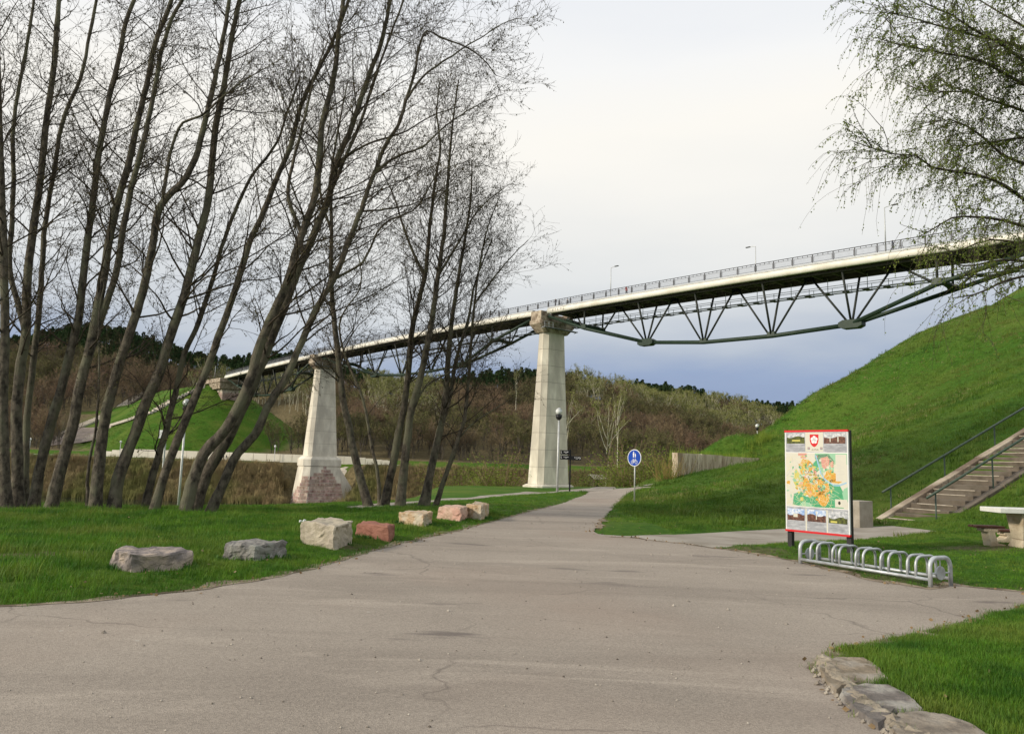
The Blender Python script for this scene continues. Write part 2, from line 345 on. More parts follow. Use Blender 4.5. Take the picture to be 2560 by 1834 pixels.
ASPH = [np.array(p) for p in [(-45, 5.2), (-22, 6.6)]]+e1+[np.array(p) for p in [(2.6, 47.0), (6.2, 50.5)]]+e2+e3+[np.array([5.6, 12.2]), np.array([6.1, 11.55])]+e3b+[np.array(p) for p in [(9.6, 12.4), (16, 14.5), (16, 12.6)]]+e4+e5+[np.array(p) for p in [(3.05, 4.2), (3.5, 2), (5, -8), (-45, -8)]]
def resample(poly, step, closed=True):
    o = []; n = len(poly)
    for i in range(n if closed else n-1):
        a, b = np.array(poly[i]), np.array(poly[(i+1) % n]); k = max(1, int(np.linalg.norm(b-a)/step))
        if k > 60: k = 60
        o += [a+(b-a)*j/k for j in range(k)]
    return o
ASPHW = wob(resample(ASPH, .18), .09)
def inside(x, y, poly):
    c = np.zeros(np.shape(x), bool); P = np.array(poly); j = len(P)-1
    for i in range(len(P)):
        xi, yi, xj, yj = *P[i], *P[j]
        if yi != yj: c ^= ((yi > y) != (yj > y)) & (x < (xj-xi)*(y-yi)/(yj-yi)+xi)
        j = i
    return c
def pdist(x, y, poly):
    best = np.full(np.shape(x), 1e9); n = len(poly)
    for i in range(n):
        (x0, y0), (x1, y1) = poly[i], poly[(i+1) % n]; dx, dy = x1-x0, y1-y0; L = dx*dx+dy*dy+1e-9
        t = np.clip(((x-x0)*dx+(y-y0)*dy)/L, 0, 1); best = np.minimum(best, np.hypot(x-(x0+t*dx), y-(y0+t*dy)))
    return best
def sheet(name, poly, matl, lift, step=1.0):
    bm = bmesh.new(); vs = [bm.verts.new((p[0], p[1], 0)) for p in poly]; f = bm.faces.new(vs)
    bmesh.ops.triangulate(bm, faces=bm.faces[:])
    P = np.array(poly); x0, y0 = P.min(0); x1, y1 = P.max(0)
    for a, lo, hi in ((0, x0, x1), (1, y0, y1)):
        k = math.ceil(lo/step)*step
        while k < hi:
            if a == 1 or (k > -14 and k < 14) or abs(k % 4) < .01:
                bmesh.ops.bisect_plane(bm, geom=bm.verts[:]+bm.edges[:]+bm.faces[:], plane_co=((k, 0, 0) if a == 0 else (0, k, 0)), plane_no=((1, 0, 0) if a == 0 else (0, 1, 0)))
            k += step
    bm.verts.ensure_lookup_table()
    X = np.array([v.co.x for v in bm.verts]); Y = np.array([v.co.y for v in bm.verts]); Z = H(X, Y)+lift
    for v, z in zip(bm.verts, Z): v.co.z = z
    bmesh.ops.recalc_face_normals(bm, faces=bm.faces[:])
    if sum(f.normal.z for f in bm.faces) < 0: bmesh.ops.reverse_faces(bm, faces=bm.faces[:])
    me = bpy.data.meshes.new(name); bm.to_mesh(me); bm.free(); me.materials.append(matl)
    return tag(link(name, me), kind='structure')
# side paths
SP1 = tr([(1475,1229),(1400,1231),(1300,1239),(1200,1247),(1100,1255),(1000,1264),(916,1271),(850,1277)])+tr([(850,1270),(916,1263),(1000,1256),(1100,1247),(1200,1239),(1300,1231),(1400,1225),(1475,1220),(1530,1217),(1640,1213)])+[np.array((6.2,50.5)), np.array((2.6,47.))]
SP2 = tr([(1530,1342),(1500,1337),(1560,1341),(1700,1335),(1840,1327),(1960,1322),(2070,1318),(2160,1317),(2222,1315)])
SP2 = tr([(1496,1334),(1560,1339),(1700,1334),(1840,1326),(1960,1321),(2070,1317),(2160,1316),(2224,1313),(2360,1327),(2310,1335),(2230,1343),(2130,1351),(2050,1353),(1960,1360),(1850,1367),(1720,1368),(1590,1356),(1520,1348),(1490,1340)])
# ---- ground sheet
def axis(segs):
    o = []
    for a, b, st in segs: o += list(np.arange(a, b, st))
    return np.array(o+[segs[-1][1]])
gx = axis([(-2500, -400, 150), (-400, -160, 12), (-160, -30, 4), (-30, -14, 1.2), (-14, 14, .4), (14, 40, .8), (40, 110, 3), (110, 400, 12), (400, 2500, 150)])
gy = axis([(-600, -20, 60), (-20, 2, 2), (2, 30, .4), (30, 80, 1.0), (80, 180, 4), (180, 230, 2), (230, 260, 1), (260, 330, 2.5), (330, 520, 8), (520, 3000, 150)])
GX, GY = np.meshgrid(gx, gy); GZ = H(GX, GY)
m = (GX > -46) & (GX < 17) & (GY > -8) & (GY < 52)
dd = np.full(GX.shape, 9.); dd[m] = pdist(GX[m], GY[m], ASPH); ins = np.zeros(GX.shape, bool); ins[m] = inside(GX[m], GY[m], ASPH)
GZ = GZ + np.where(m & ~ins, .05*ss(.05, .6, dd), 0) + np.where(ins, -.03, 0)
for k in range(0):
    pass
spm = m & (inside(GX, GY, SP2) | inside(GX, GY, SP1)); GZ = np.where(spm, H(GX, GY)-.03, GZ)
nn = np.zeros(GX.shape)
idx = np.argwhere((GX > -30) & (GX < 90) & (GY > 2) & (GY < 100) & ~ins)
for i, j in idx: nn[i, j] = mnoise.noise((GX[i, j]*.35, GY[i, j]*.35, 0))*.05+mnoise.noise((GX[i, j]*1.1, GY[i, j]*1.1, 3))*.025
GZ = GZ+nn*ss(.3, 1.5, np.where(spm, 0, np.where(m, dd, 2)))
ny, nx = GX.shape; I = np.arange(ny*nx).reshape(ny, nx)
Fq = np.stack([I[:-1, :-1], I[:-1, 1:], I[1:, 1:], I[1:, :-1]], -1).reshape(-1, 4)
def ground_mat():
    m = bpy.data.materials.new('ground'); m.use_nodes = True; t = m.node_tree; b = t.nodes['Principled BSDF']
    g = N(t, 'ShaderNodeNewGeometry').outputs['Position']
    def nz(scale, detail=6, rough=.6):
        n = N(t, 'ShaderNodeTexNoise'); n.inputs['Scale'].default_value = scale; n.inputs['Detail'].default_value = detail; n.inputs['Roughness'].default_value = rough; t.links.new(g, n.inputs['Vector']); return n.outputs[0]
    def rr(src, pts): r = ramp(t, pts); t.links.new(src, r.inputs[0]); return r.outputs[0]
    def mixc(f, a, c):
        mm = N(t, 'ShaderNodeMix', data_type='RGBA'); t.links.new(f, mm.inputs[0])
        for s, v in ((6, a), (7, c)):
            if isinstance(v, tuple): mm.inputs[s].default_value = (*v, 1)
            else: t.links.new(v, mm.inputs[s])
        return mm.outputs[2]
    grass = rr(nz(5, 9, .75), [(.3, (.022, .062, .006)), (.5, (.045, .115, .010)), (.72, (.10, .175, .018))])
    grass = mixc(rr(nz(.12, 5), [(.42, (0, 0, 0)), (.68, (.8, .8, .8))]), grass, rr(nz(3, 8, .8), [(.35, (.07, .12, .014)), (.7, (.17, .19, .04))]))
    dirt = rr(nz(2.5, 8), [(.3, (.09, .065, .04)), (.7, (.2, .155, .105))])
    brush = rr(nz(1.2, 8, .7), [(.3, (.075, .062, .034)), (.5, (.13, .105, .055)), (.7, (.23, .185, .1))])
    at_ = N(t, 'ShaderNodeAttribute', attribute_name='zone'); sp = N(t, 'ShaderNodeSeparateColor'); t.links.new(at_.outputs['Color'], sp.inputs[0])
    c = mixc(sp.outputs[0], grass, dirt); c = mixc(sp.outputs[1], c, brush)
    t.links.new(c, b.inputs['Base Color']); b.inputs['Roughness'].default_value = .95; b.inputs['Specular IOR Level'].default_value = .1
    bp = N(t, 'ShaderNodeBump'); bp.inputs['Strength'].default_value = .8; bp.inputs['Distance'].default_value = .08
    t.links.new(nz(9, 9, .8), bp.inputs['Height']); t.links.new(bp.outputs[0], b.inputs['Normal'])
    return m
MT['ground'] = ground_mat()
gme = mesh_np('ground', np.stack([GX, GY, GZ], -1).reshape(-1, 3), Fq, MT['ground'], True)
# zone colours: red = bare soil (under the rack also painted contact shadow), green = brown brush
sf = sdist(GX, GY, FAR); sn = sdist(GX, GY, NEAR)
rx, ry = GX-T2[0], GY-T2[1]; al = rx*BU[0]+ry*BU[1]; pe = rx*BN[0]+ry*BN[1]; dm = np.hypot(np.minimum(al, 0), pe)
onm = (27.2-.66*np.maximum(0, dm-6) > np.interp(sf, [25, 30, 45, 110], [-.3, .8, 2, 15])) & (al < 60) & (sf > 25)
dpp = np.hypot(GX-B(99.5, 3.4)[0], GY-B(99.5, 3.4)[1])
brush = np.where((dpp < 20) & (sf < 22), 1., 0)+np.where((sf > -20) & (sf < 16.5), 1., 0)+np.where((sf > 33) & ~onm, 1, 0)+np.where((sn > 2) & (sf < 0), 1, 0)
soil = np.where(m & ~ins, np.clip(1-dd/.16, 0, 1)*.9, 0)
for cx_, cy_, r_ in [(6.1, 12.3, .55), (5.75, 13., .5), (5.4, 13.7, .5), (*gr(1600, 1352)[:2], 1.3), (*gr(1850, 1378)[:2], 1.2), (*gr(2420, 1378)[:2], .9), (*gr(2500, 1372)[:2], .8), (*gr(880, 1372)[:2], .8), *[(*at(x_, 1278, 20.9)[:2], .42) for x_ in (17, 45, 82, 125, 237, 282, 360, 383, 461, 483, 523)], *[(*at(x_, 1269, 26.7)[:2], .45) for x_ in (922, 958, 1000, 1058, 1087)], (*gr(120, 1395)[:2], 1.0), (*gr(30, 1400)[:2], .8)]:  # first three spots: dirt strip under the rack, doubling as its painted contact shadow
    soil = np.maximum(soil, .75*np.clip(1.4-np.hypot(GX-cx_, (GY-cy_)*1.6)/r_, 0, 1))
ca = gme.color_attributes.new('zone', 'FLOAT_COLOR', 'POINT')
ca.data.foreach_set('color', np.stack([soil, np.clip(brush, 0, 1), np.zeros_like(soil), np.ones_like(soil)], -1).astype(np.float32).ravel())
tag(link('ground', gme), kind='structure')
def HG(x, y):
    """height of the ground sheet as built (includes the small lawn rise), by bilinear lookup"""
    x = np.asarray(x, float); y = np.asarray(y, float)
    i = np.clip(np.searchsorted(gx, x)-1, 0, len(gx)-2); j = np.clip(np.searchsorted(gy, y)-1, 0, len(gy)-2)
    a = (x-gx[i])/(gx[i+1]-gx[i]); b = (y-gy[j])/(gy[j+1]-gy[j])
    return GZ[j, i]*(1-a)*(1-b)+GZ[j, i+1]*a*(1-b)+GZ[j+1, i]*(1-a)*b+GZ[j+1, i+1]*a*b
sheet('asphalt_road', ASPHW, MT['asphalt'], .004)
sheet('river_path', wob(resample(SP1, .8), .03), MT['path'], .03)
sheet('stair_path', wob(resample(SP2, .4), .03), MT['path'], .0)
# river
wm = mat('river_water', (.02, .026, .02), rough=.08, bump=.25, bscale=1.2, spec=.5); 
wme = mesh_np('river', np.array([(-2500, 30, -12), (2500, 30, -12), (2500, 1400, -12), (-2500, 1400, -12)]), np.array([[0, 1, 2, 3]]), wm)
tag(link('river', wme), kind='structure')
# ================================================================== bridge
BA = (BN, BU, np.array([0, 0, 1.]))
bridge = empty('footbridge', tuple(B(0, 3.4, 0)), 0, 'long cream edged footbridge on dark green steel trusses, high above the valley on pale piers', 'footbridge')
bridge.location = (0, 0, 0)
SP = [(-86, -.6), (3.8, 97.4), (101.6, 171)]
SPANN = [[-80.6-5, -71.6, -59.3, -46.9, -34.6, -22.6, -9.6, 0.2], None, None]
def tangent(s): 
    t = BU + np.array([0, 0, .010341-.00026149*s]); return t/np.linalg.norm(t)
for si, (s0, s1) in enumerate(SP):
    ss_ = np.linspace(s0, s1, int((s1-s0)/3)+1)
    # cream rounded fascia, near and far side
    for off in (0.0, 6.8):
        P = [B(s, off, -.42) for s in ss_]; mb = MB(); sg = -1 if off == 0 else 1
        prof = [(math.cos(a)*.36*sg, math.sin(a)*.5) for a in np.linspace(-math.pi*.62, math.pi*.5, 9)]+[(-.3*sg, .5), (-.3*sg, -.42)]
        k = len(prof); vs = []
        for p in P: vs += [p+BN*x+np.array([0, 0, z]) for x, z in prof]
        fs = [[i*k+j, i*k+(j+1) % k, (i+1)*k+(j+1) % k, (i+1)*k+j] for i in range(len(P)-1) for j in range(k)]+[list(range(k)), [(len(P)-1)*k+j for j in range(k)][::-1]]
        if sg > 0: fs = [f[::-1] for f in fs]
        mb.add(vs, fs); mb.build('fascia', MT['fascia'], bridge, True)
        mb = MB()
        for a, b in zip(ss_[:-1], ss_[1:]):
            mb.frustum([B(a, off-.16, .085), B(a, off+.16, .085), B(b, off+.16, .085), B(b, off-.16, .085)], [B(a, off-.16, .34), B(a, off+.16, .34), B(b, off+.16, .34), B(b, off-.16, .34)])
        mb.build('kerb_plinth', MT['plinth'], bridge)
    mb = MB()
    for a, b in zip(ss_[:-1], ss_[1:]):
        mb.frustum([B(a, .3, -.35), B(a, 6.5, -.35), B(b, 6.5, -.35), B(b, .3, -.35)], [B(a, .17, .3), B(a, 6.63, .3), B(b, 6.63, .3), B(b, .17, .3)])
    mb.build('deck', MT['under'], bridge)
    for off in (1.0, 5.8):
        mb = MB(); P = [B(s, off, -1.0) for s in ss_]
        for a, b in zip(ss_[:-1], ss_[1:]):
            mb.frustum([B(a, off-.2, -1.25), B(a, off+.2, -1.25), B(b, off+.2, -1.25), B(b, off-.2, -1.25)], [B(a, off-.2, -.36), B(a, off+.2, -.36), B(b, off+.2, -.36), B(b, off-.2, -.36)])
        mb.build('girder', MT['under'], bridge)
    for off in (2.4, 4.4):
        mb = MB(); mb.tube([B(s, off, -.62) for s in ss_], .12, 6); mb.build('service_pipe', MT['beam'], bridge)
    # cross beams
    nb = int((s1-s0)/3.05); mb = MB(); mb.box((0, 0, 0), (6.1, .26, .55), BA); bme = mb.mesh('floor_beam', MT['beam'])
    for i in range(nb):
        s = s0+1+(s1-s0-2)*i/(nb-1); link('floor_beam', bme, bridge, tuple(B(s, 3.4, -.68)))
    # truss
    nd = SPANN[si] if si == 0 else list(np.linspace(s0+1, s1-1, 8))
    if si == 0: nd = nd
    dz = [-1.15, -4.6, -8.3, -8.95, -8.95, -8.0, -4.55, -1.15]
    for sgn in (0, 1):
        o1, o2 = (.9, .95) if sgn == 0 else (5.9, 5.85)
        for path in ([(nd[0], o1, dz[0]), (nd[1], o2, dz[1]), (nd[2], 3.4+(-.25 if sgn == 0 else .25), dz[2])], [(nd[7], o1, dz[7]), (nd[6], o2, dz[6]), (nd[5], 3.4+(-.25 if sgn == 0 else .25), dz[5])]):
            mb = MB(); P = [B(*q) for q in path]; mb.tube([P[0], P[1]*.999+P[0]*.001, P[1], P[2]], .3, 12); mb.build('chord', MT['green_steel'], bridge, True)
        for j in (1, 2, 3, 4, 5, 6):
            mb = MB(); ob = (o2 if j in (1, 6) else 3.4+(-.15 if sgn == 0 else .15)); mb.tube([B(nd[j], ob, dz[j]+.2), B(nd[j], o1+.1, -1.2)], .17, 8); mb.build('post', MT['dark_steel'], bridge, True)
    mb = MB(); mb.tube([B(nd[j], 3.4, dz[j]) for j in (2, 3, 4, 5)], .33, 12); mb.build('chord', MT['green_steel'], bridge, True)
    for j in (1, 2, 3, 4, 5, 6):
        t = tangent(nd[j]); ax = (BN, t, np.cross(BN, t))
        for q, sg in ((nd[j]-(nd[j]-nd[j-1])/2, -1), (nd[j]+(nd[j+1]-nd[j])/2, 1)):
            if j in (1, 6):
                near = (sg > 0); ob = .95 if near else 5.85
            else: ob = 3.4
            mb = MB(); mb.tube([B(nd[j]+sg*.5, ob, dz[j]+.3), B(q-sg*.3, 3.4, -.95)], .16, 8); mb.build('diagonal', MT['dark_steel'], bridge, True)
            if j not in (1, 6) or True:
                mb = MB(); mb.box(B(q, 3.4, -1.05), (.5, 1.3, .45), BA); mb.build('gusset', MT['dark_steel'], bridge)
        if j in (2, 5):
            mb = MB(); c = B(nd[j], 3.4, dz[j]); L, Wd, Hh = 1.7, .62, .62
            prof = [(-L, -.3), (-L*.62, -Hh), (L*.62, -Hh), (L, -.3), (L, .3), (L*.62, Hh), (-L*.62, Hh), (-L, .3)]
            lo = [c+t*a-BN*Wd+np.array([0, 0, b]) for a, b in prof]; hi = [c+t*a+BN*Wd+np.array([0, 0, b]) for a, b in prof]
            mb.frustum(lo, hi); bevel_mod(mb.build('gusset', MT['green_steel'], bridge), .06)
        elif j in (3, 4):
            mb = MB(); mb.box(B(nd[j], 3.4, dz[j]+.28), (.7, 1.5, .75), ax, taper=.8); bevel_mod(mb.build('gusset', MT['green_steel'], bridge), .05)
        else:
            mb = MB(); mb.tube([B(nd[j], .95, dz[j]+.15), B(nd[j], 2.2, dz[j]+.45), B(nd[j], 3.4, dz[j]+.5), B(nd[j], 4.6, dz[j]+.45), B(nd[j], 5.85, dz[j]+.15)], [.5, .42, .36, .42, .5], 8); mb.build('cross_beam', MT['green_steel'], bridge, True)
            for ob in (.95, 5.85):
                mb = MB(); mb.box(B(nd[j], ob, dz[j]+.35), (.6, 1.3, .8), ax, taper=.7); mb.build('gusset', MT['green_steel'], bridge)
    # maintenance walkway under the far side
    cw0, cw1 = s0+2, s1-2; cs = np.linspace(cw0, cw1, int((cw1-cw0)/2.9)+1)
    for off, z, r in ((5.3, -3.0, .1), (6.6, -3.0, .1), (6.6, -2.1, .045), (5.3, -2.1, .045)):
        mb = MB(); mb.tube([B(s, off, z) for s in cs], r, 6); mb.build('walkway_rail', MT['galv'], bridge, True)
    mb = MB(); mb.tube([(0, 0, .85), (0, 0, 0)], .045, 4); pm = mb.mesh('walkway_post', MT['galv'])
    mb = MB(); mb.box((0, 0, 0), (1.5, .9, .06), BA); sm_ = mb.mesh('walkway_grating', MT['dark_steel'])
    mb = MB(); mb.tube([(0, 0, 0), (0, 0, 2.1)], .05, 5); hm = mb.mesh('hanger', MT['galv'])
    for i, s in enumerate(cs):
        link('walkway_post', pm, bridge, tuple(B(s, 6.6, -3.0))); link('walkway_post', pm, bridge, tuple(B(s, 5.3, -3.0)))
        link('walkway_grating', sm_, bridge, tuple(B(s+.3, 5.95, -3.12)))
        if i % 2 == 0: link('hanger', hm, bridge, tuple(B(s, 5.3, -3.0)))
# railings: one panel per bay
BAY = 3.05
mb = MB()
mb.box((0, 0, .16), (.04, BAY-.34, .05)); mb.box((0, 0, .98), (.04, BAY-.34, .05)); mb.box((0, -(BAY-.34)/2, .57), (.04, .05, .87)); mb.box((0, (BAY-.34)/2, .57), (.04, .05, .87))
for y in (-.75, 0, .75): mb.box((0, y, 1.1), (.045, .06, .2))
n_b = 17
for i in range(n_b): mb.box((0, -(BAY-.5)/2+(BAY-.5)*i/(n_b-1), .57), (.025, .028, .8), mi=1)
panel = mb.mesh('railing_panel', [MT['rail'], MT['bars']])
mb = MB(); mb.box((0, 0, .62), (.09, .13, 1.24)); post = mb.mesh('railing_post', MT['rail'])
s = -86.; rails = []
while s < 172:
    for off in (0.05, 6.75):
        t = tangent(s+BAY/2); slope = math.atan2(t[2], math.hypot(t[0], t[1]))
        link('railing_post', post, bridge, tuple(B(s, off, .34)), (0, 0, _a))
        if s+BAY < 173: link('railing_panel', panel, bridge, tuple(B(s+BAY/2, off, .34)), (slope, 0, _a))
    s += BAY
for off in (.05, 6.75):
    mb = MB(); mb.tube([B(s, off, 1.6) for s in np.arange(-86, 173, 3.05)], .055, 6); mb.build('handrail', MT['rail'], bridge, True)
# graffiti scrawl on the fascia next to the pier
mb = MB()
def scr(s0, pts, sc_):
    mb.tube([B(s0-x*sc_, -.37, -.62+z*sc_) for x, z in pts], .022, 4)
scr(-2.2, [(0, 0), (.3, .9), (.6, .1), (.2, .5)], .5); scr(-2.9, [(0, .8), (.5, .9), (.25, .9), (.25, 0)], .5); scr(-3.6, [(0, 0), (.1, .9), (.6, .5), (.1, .4), (.6, 0)], .5)
scr(-4.3, [(0, .1), (.3, .9), (.7, .2), (.9, .9)], .5); scr(-5.1, [(.6, .9), (0, .8), (.4, .4), (0, 0), (.7, .1)], .5)
mb.build('graffiti', MT['black'], bridge)['kind'] = 'stuff'

# ------------------------------------------------------------------ piers
def ring(cs, coff, W, T, z, ch=.9, rd=0):
    """chamfered rectangle (W along BN, T along BU) -> list of 8 points"""
    p = P1+BU*cs+BN*coff; a, b = W/2, T/2; c = min(ch, b*.55)
    q = [(-a, -b+c), (-a+c, -b), (a-c, -b), (a, -b+c), (a, b-c), (a-c, b), (-a+c, b), (-a, b-c)]
    return [p+BN*x+BU*y+np.array([0, 0, z]) for x, y in q]
def pier_shaft(par, cs, zb, ztp, wb, tb, wt, tt, rows, label=None):
    mb = MB(); mb.frustum(ring(cs, 3.4, wb-.16, tb-.16, zb), ring(cs, 3.4, wt-.16, tt-.16, ztp)); mb.build('shaft_core', MT['concrete_joint'], par)
    for r in range(rows):
        f0, f1 = r/rows, (r+1)/rows; z0, z1 = zb+(ztp-zb)*f0+.025, zb+(ztp-zb)*f1-.025
        A = ring(cs, 3.4, wb+(wt-wb)*f0, tb+(tt-tb)*f0, z0); A2 = ring(cs, 3.4, wb+(wt-wb)*f0-.3, tb+(tt-tb)*f0-.3, z0)
        C_ = ring(cs, 3.4, wb+(wt-wb)*f1, tb+(tt-tb)*f1, z1); C2 = ring(cs, 3.4, wb+(wt-wb)*f1-.3, tb+(tt-tb)*f1-.3, z1)
        for j in range(8):
            k = (j+1) % 8; g = .02
            def lp(P, Q, t): return P+(Q-P)*t
            L = np.linalg.norm(A[k]-A[j]); t0, t1 = g/L, 1-g/L
            mb = MB(); mb.frustum([lp(A[j], A[k], t0), lp(A[j], A[k], t1), lp(A2[j], A2[k], t1), lp(A2[j], A2[k], t0)][::-1], [lp(C_[j], C_[k], t0), lp(C_[j], C_[k], t1), lp(C2[j], C2[k], t1), lp(C2[j], C2[k], t0)][::-1])
            mb.build('concrete_panel', MT['concrete'], par)
def pier_cap(par, cs, z):
    mb = MB(); mb.frustum(ring(cs, 3.4, 6.4, 3.2, z, .5), ring(cs, 3.4, 9.4, 3.7, z+1.5, .4)); mb.build('corbel', MT['concrete_old'], par)
    mb = MB(); mb.frustum(ring(cs, 3.4, 9.4, 3.7, z+1.5, .4), ring(cs, 3.4, 9.4, 3.7, z+2.2, .4)); mb.build('cap_slab', MT['concrete_old'], par)
    for o in (-.15, 6.95):
        mb = MB(); mb.box(P1+BU*(cs+.1)+BN*(o+.1)+np.array([0, 0, z+2.22+.95]), (1.7, 3.0, 1.9), BA); bevel_mod(mb.build('bearing_block', MT['concrete_old'], par), .08)
    mb = MB(); mb.box(P1+BU*cs+BN*3.4+np.array([0, 0, z+2.22+.8]), (5.0, 1.6, 1.6), BA); mb.build('bearing_block', MT['concrete_old'], par)
    # inspection gallery with rails on the near span side
    mb = MB()
    for q in (2.05, 2.65): mb.tube([P1+BU*(cs-q)+BN*o+np.array([0, 0, z+.75]) for o in (-1, 8)], .07, 5)
    for o in np.arange(-1, 8.1, 1.5):
        mb.tube([P1+BU*(cs-1.6)+BN*o+np.array([0, 0, z+.55]), P1+BU*(cs-2.65)+BN*o+np.array([0, 0, z+.75])], .06, 5)
    mb.build('gallery_frame', MT['galv'], par)
    mb = MB(); mb.box(P1+BU*(cs-2.35)+BN*3.5+np.array([0, 0, z+.66]), (9, .7, .05), BA); mb.build('gallery_floor', MT['dark_steel'], par)
    mb = MB()
    for h in (1.25, 1.8): mb.tube([P1+BU*(cs-2.65)+BN*o+np.array([0, 0, z+h]) for o in (-1, 1.2)], .045, 5)
    for o in (-1, .1, 1.2): mb.tube([P1+BU*(cs-2.65)+BN*o+np.array([0, 0, z+.75]), P1+BU*(cs-2.65)+BN*o+np.array([0, 0, z+1.8])], .045, 5)
    mb.build('gallery_rail', MT['galv'], par)
p1 = empty('bridge_pier', (0, 0, 0), 0, 'tall pale concrete bridge pier standing behind the globe lamp and finger post', 'bridge pier')
pier_shaft(p1, 1.8, -2.4, 27.1, 8.3, 4.5, 5.6, 2.8, 9)
mb = MB(); mb.frustum(ring(1.8, 3.4, 9.6, 5.6, -5, .7), ring(1.8, 3.4, 9.6, 5.6, -2.7, .7)); mb.frustum(ring(1.8, 3.4, 9.6, 5.6, -2.699, .7), ring(1.8, 3.4, 8.6, 4.7, -2.41, .7)); mb.build('plinth', MT['concrete'], p1)
pier_cap(p1, 1.8, 27.1)
S2 = 99.5
p2 = empty('bridge_pier', (0, 0, 0), 0, 'river bridge pier with bare pink stone blocks on its wide base', 'bridge pier')
pier_shaft(p2, S2, 1.6, 27.0, 9.2, 5.0, 5.9, 3.0, 7)
mb = MB(); mb.frustum(ring(S2, 3.4, 12, 7.0, -1.1, 1.6), ring(S2, 3.4, 12, 7.0, .75, 1.6)); mb.frustum(ring(S2, 3.4, 12, 7.0, .751, 1.6), ring(S2, 3.4, 10.2, 5.9, 1.59, 1.4)); mb.build('base_cornice', MT['concrete'], p2)
zb2 = -13.5
lo = ring(S2, 3.4, 14.6, 8.6, zb2, 1.8); hi = ring(S2, 3.4, 11.5, 6.6, -1.12, 1.5)
for i in (2, 3, 4, 5): lo[i] = lo[i]+BN*(1.2 if i in (2, 5) else .2)
mb = MB(); mb.frustum(lo, hi); mb.build('base', MT['concrete'], p2)
cw = [P1+BU*(S2+a)+BN*(3.4+b)+np.array([0, 0, c]) for a, b, c in ((-2.9, 5, zb2), (0, 15.5, zb2), (2.9, 5, zb2))]; cwh = [P1+BU*(S2+a)+BN*(3.4+b)+np.array([0, 0, c]) for a, b, c in ((-2.7, 5, -1.6), (0, 6.6, -1.6), (2.7, 5, -1.6))]
mb = MB(); mb.frustum(cw, cwh); mb.build('cutwater', MT['concrete'], p2)
pier_cap(p2, S2, 27.0)
# exposed stone blocks on the two visible faces of the second pier's base
def quad_pt(a, b, c, d, u, v): return (a+(b-a)*u)*(1-v)+(d+(c-d)*u)*v
bl = []
fr = (lo[1], lo[2], hi[2], hi[1]); sd_ = (lo[0], lo[1], hi[1], hi[0]); s2_ = (lo[7], lo[0], hi[0], hi[7])
ncount = 0
for face, nc, uo in ((fr, 9, 0), (sd_, 2, 1), (s2_, 4, 2)):
    a, b, c, d = face; nrm = np.cross(b-a, d-a); nrm = nrm/np.linalg.norm(nrm)
    rows = 13
    for r in range(rows):
        v0, v1 = r/rows, (r+1)/rows; sh = .5*(r % 2)+random.uniform(-.2, .2); 
        for k in range(-1, nc+1):
            u0, u1 = (k+sh)/nc, (k+1+sh)/nc; u0, u1 = max(u0, 0), min(u1, 1)
            if u1-u0 < .25/nc: continue
            um, vm = (u0+u1)/2, (v0+v1)/2
            lim = (.93-1.0*(um-.45)**2-.05*math.sin(um*9) if uo == 0 else (.74 if uo == 1 else .62-.35*(1-um)))+random.uniform(-.03, .03)
            if vm > lim: continue
            L = np.linalg.norm(b-a); g = .035/L; gv = random.uniform(.03, .06)/9
            pr = .05+.07*random.random(); q = [quad_pt(a, b, c, d, u, v) for u, v in ((u0+g, v0+gv), (u1-g, v0+gv), (u1-g, v1-gv), (u0+g, v1-gv))]
            mb = MB(); mb.frustum([p-nrm*.1 for p in q], [p+nrm*(pr+random.uniform(-.015, .015)) for p in q])
            mb.build('stone_block', MT['stoneblock'], p2); ncount += 1
# far abutment
ab = empty('bridge_abutment', (0, 0, 0), 0, 'pale stone abutment with pink stone foot on top of the far green mound', 'abutment')
def abx(s, o, z, ds, do, dz, name, m, tp=1.0):
    mb = MB(); mb.box(P1+BU*s+BN*o+np.array([0, 0, z]), (do, ds, dz), BA, taper=tp); bevel_mod(mb.build(name, m, ab), .1)
abx(178, 3.4, 21.0, 8, 6.0, 8.0, 'foot', MT['ashlar'], 1.02)
abx(178, 3.4, 26.1, 10, 8.4, 2.2, 'corbel', MT['concrete_old'], 1.12)
abx(180, 3.4, 28.05, 16, 9.8, 1.5, 'cap_slab', MT['concrete_old'])
for i in range(7):
    for r in range(9):
        mb = MB(); mb.box((0, 0, 0), (.16, 1.06, .62), BA); link('stone_block', mb.mesh('stone_block', MT['stoneblock']), ab, tuple(P1+BU*(174.7+i*1.12)+BN*.36+np.array([0, 0, 17.6+r*.72])))
for i in range(6):
    for r in range(9):
        mb = MB(); mb.box((0, 0, 0), (.95, .16, .62), BA); q = link('stone_block', mb.mesh('stone_block', MT['stoneblock']), ab, tuple(P1+BU*173.9+BN*(.9+i*1.0+.0*(r % 2))+np.array([0, 0, 17.6+r*.72])))
mb = MB(); 
for o in (-1.4, 8.2): mb.tube([P1+BU*t+BN*o+np.array([0, 0, 29.9]) for t in (173, 188)], .05, 5)
for t in np.arange(173, 188.5, 2.5):
    for o in (-1.4, 8.2): mb.tube([P1+BU*t+BN*o+np.array([0, 0, 28.8]), P1+BU*t+BN*o+np.array([0, 0, 29.9])], .05, 5)
mb.build('railing', MT['rail'], ab)

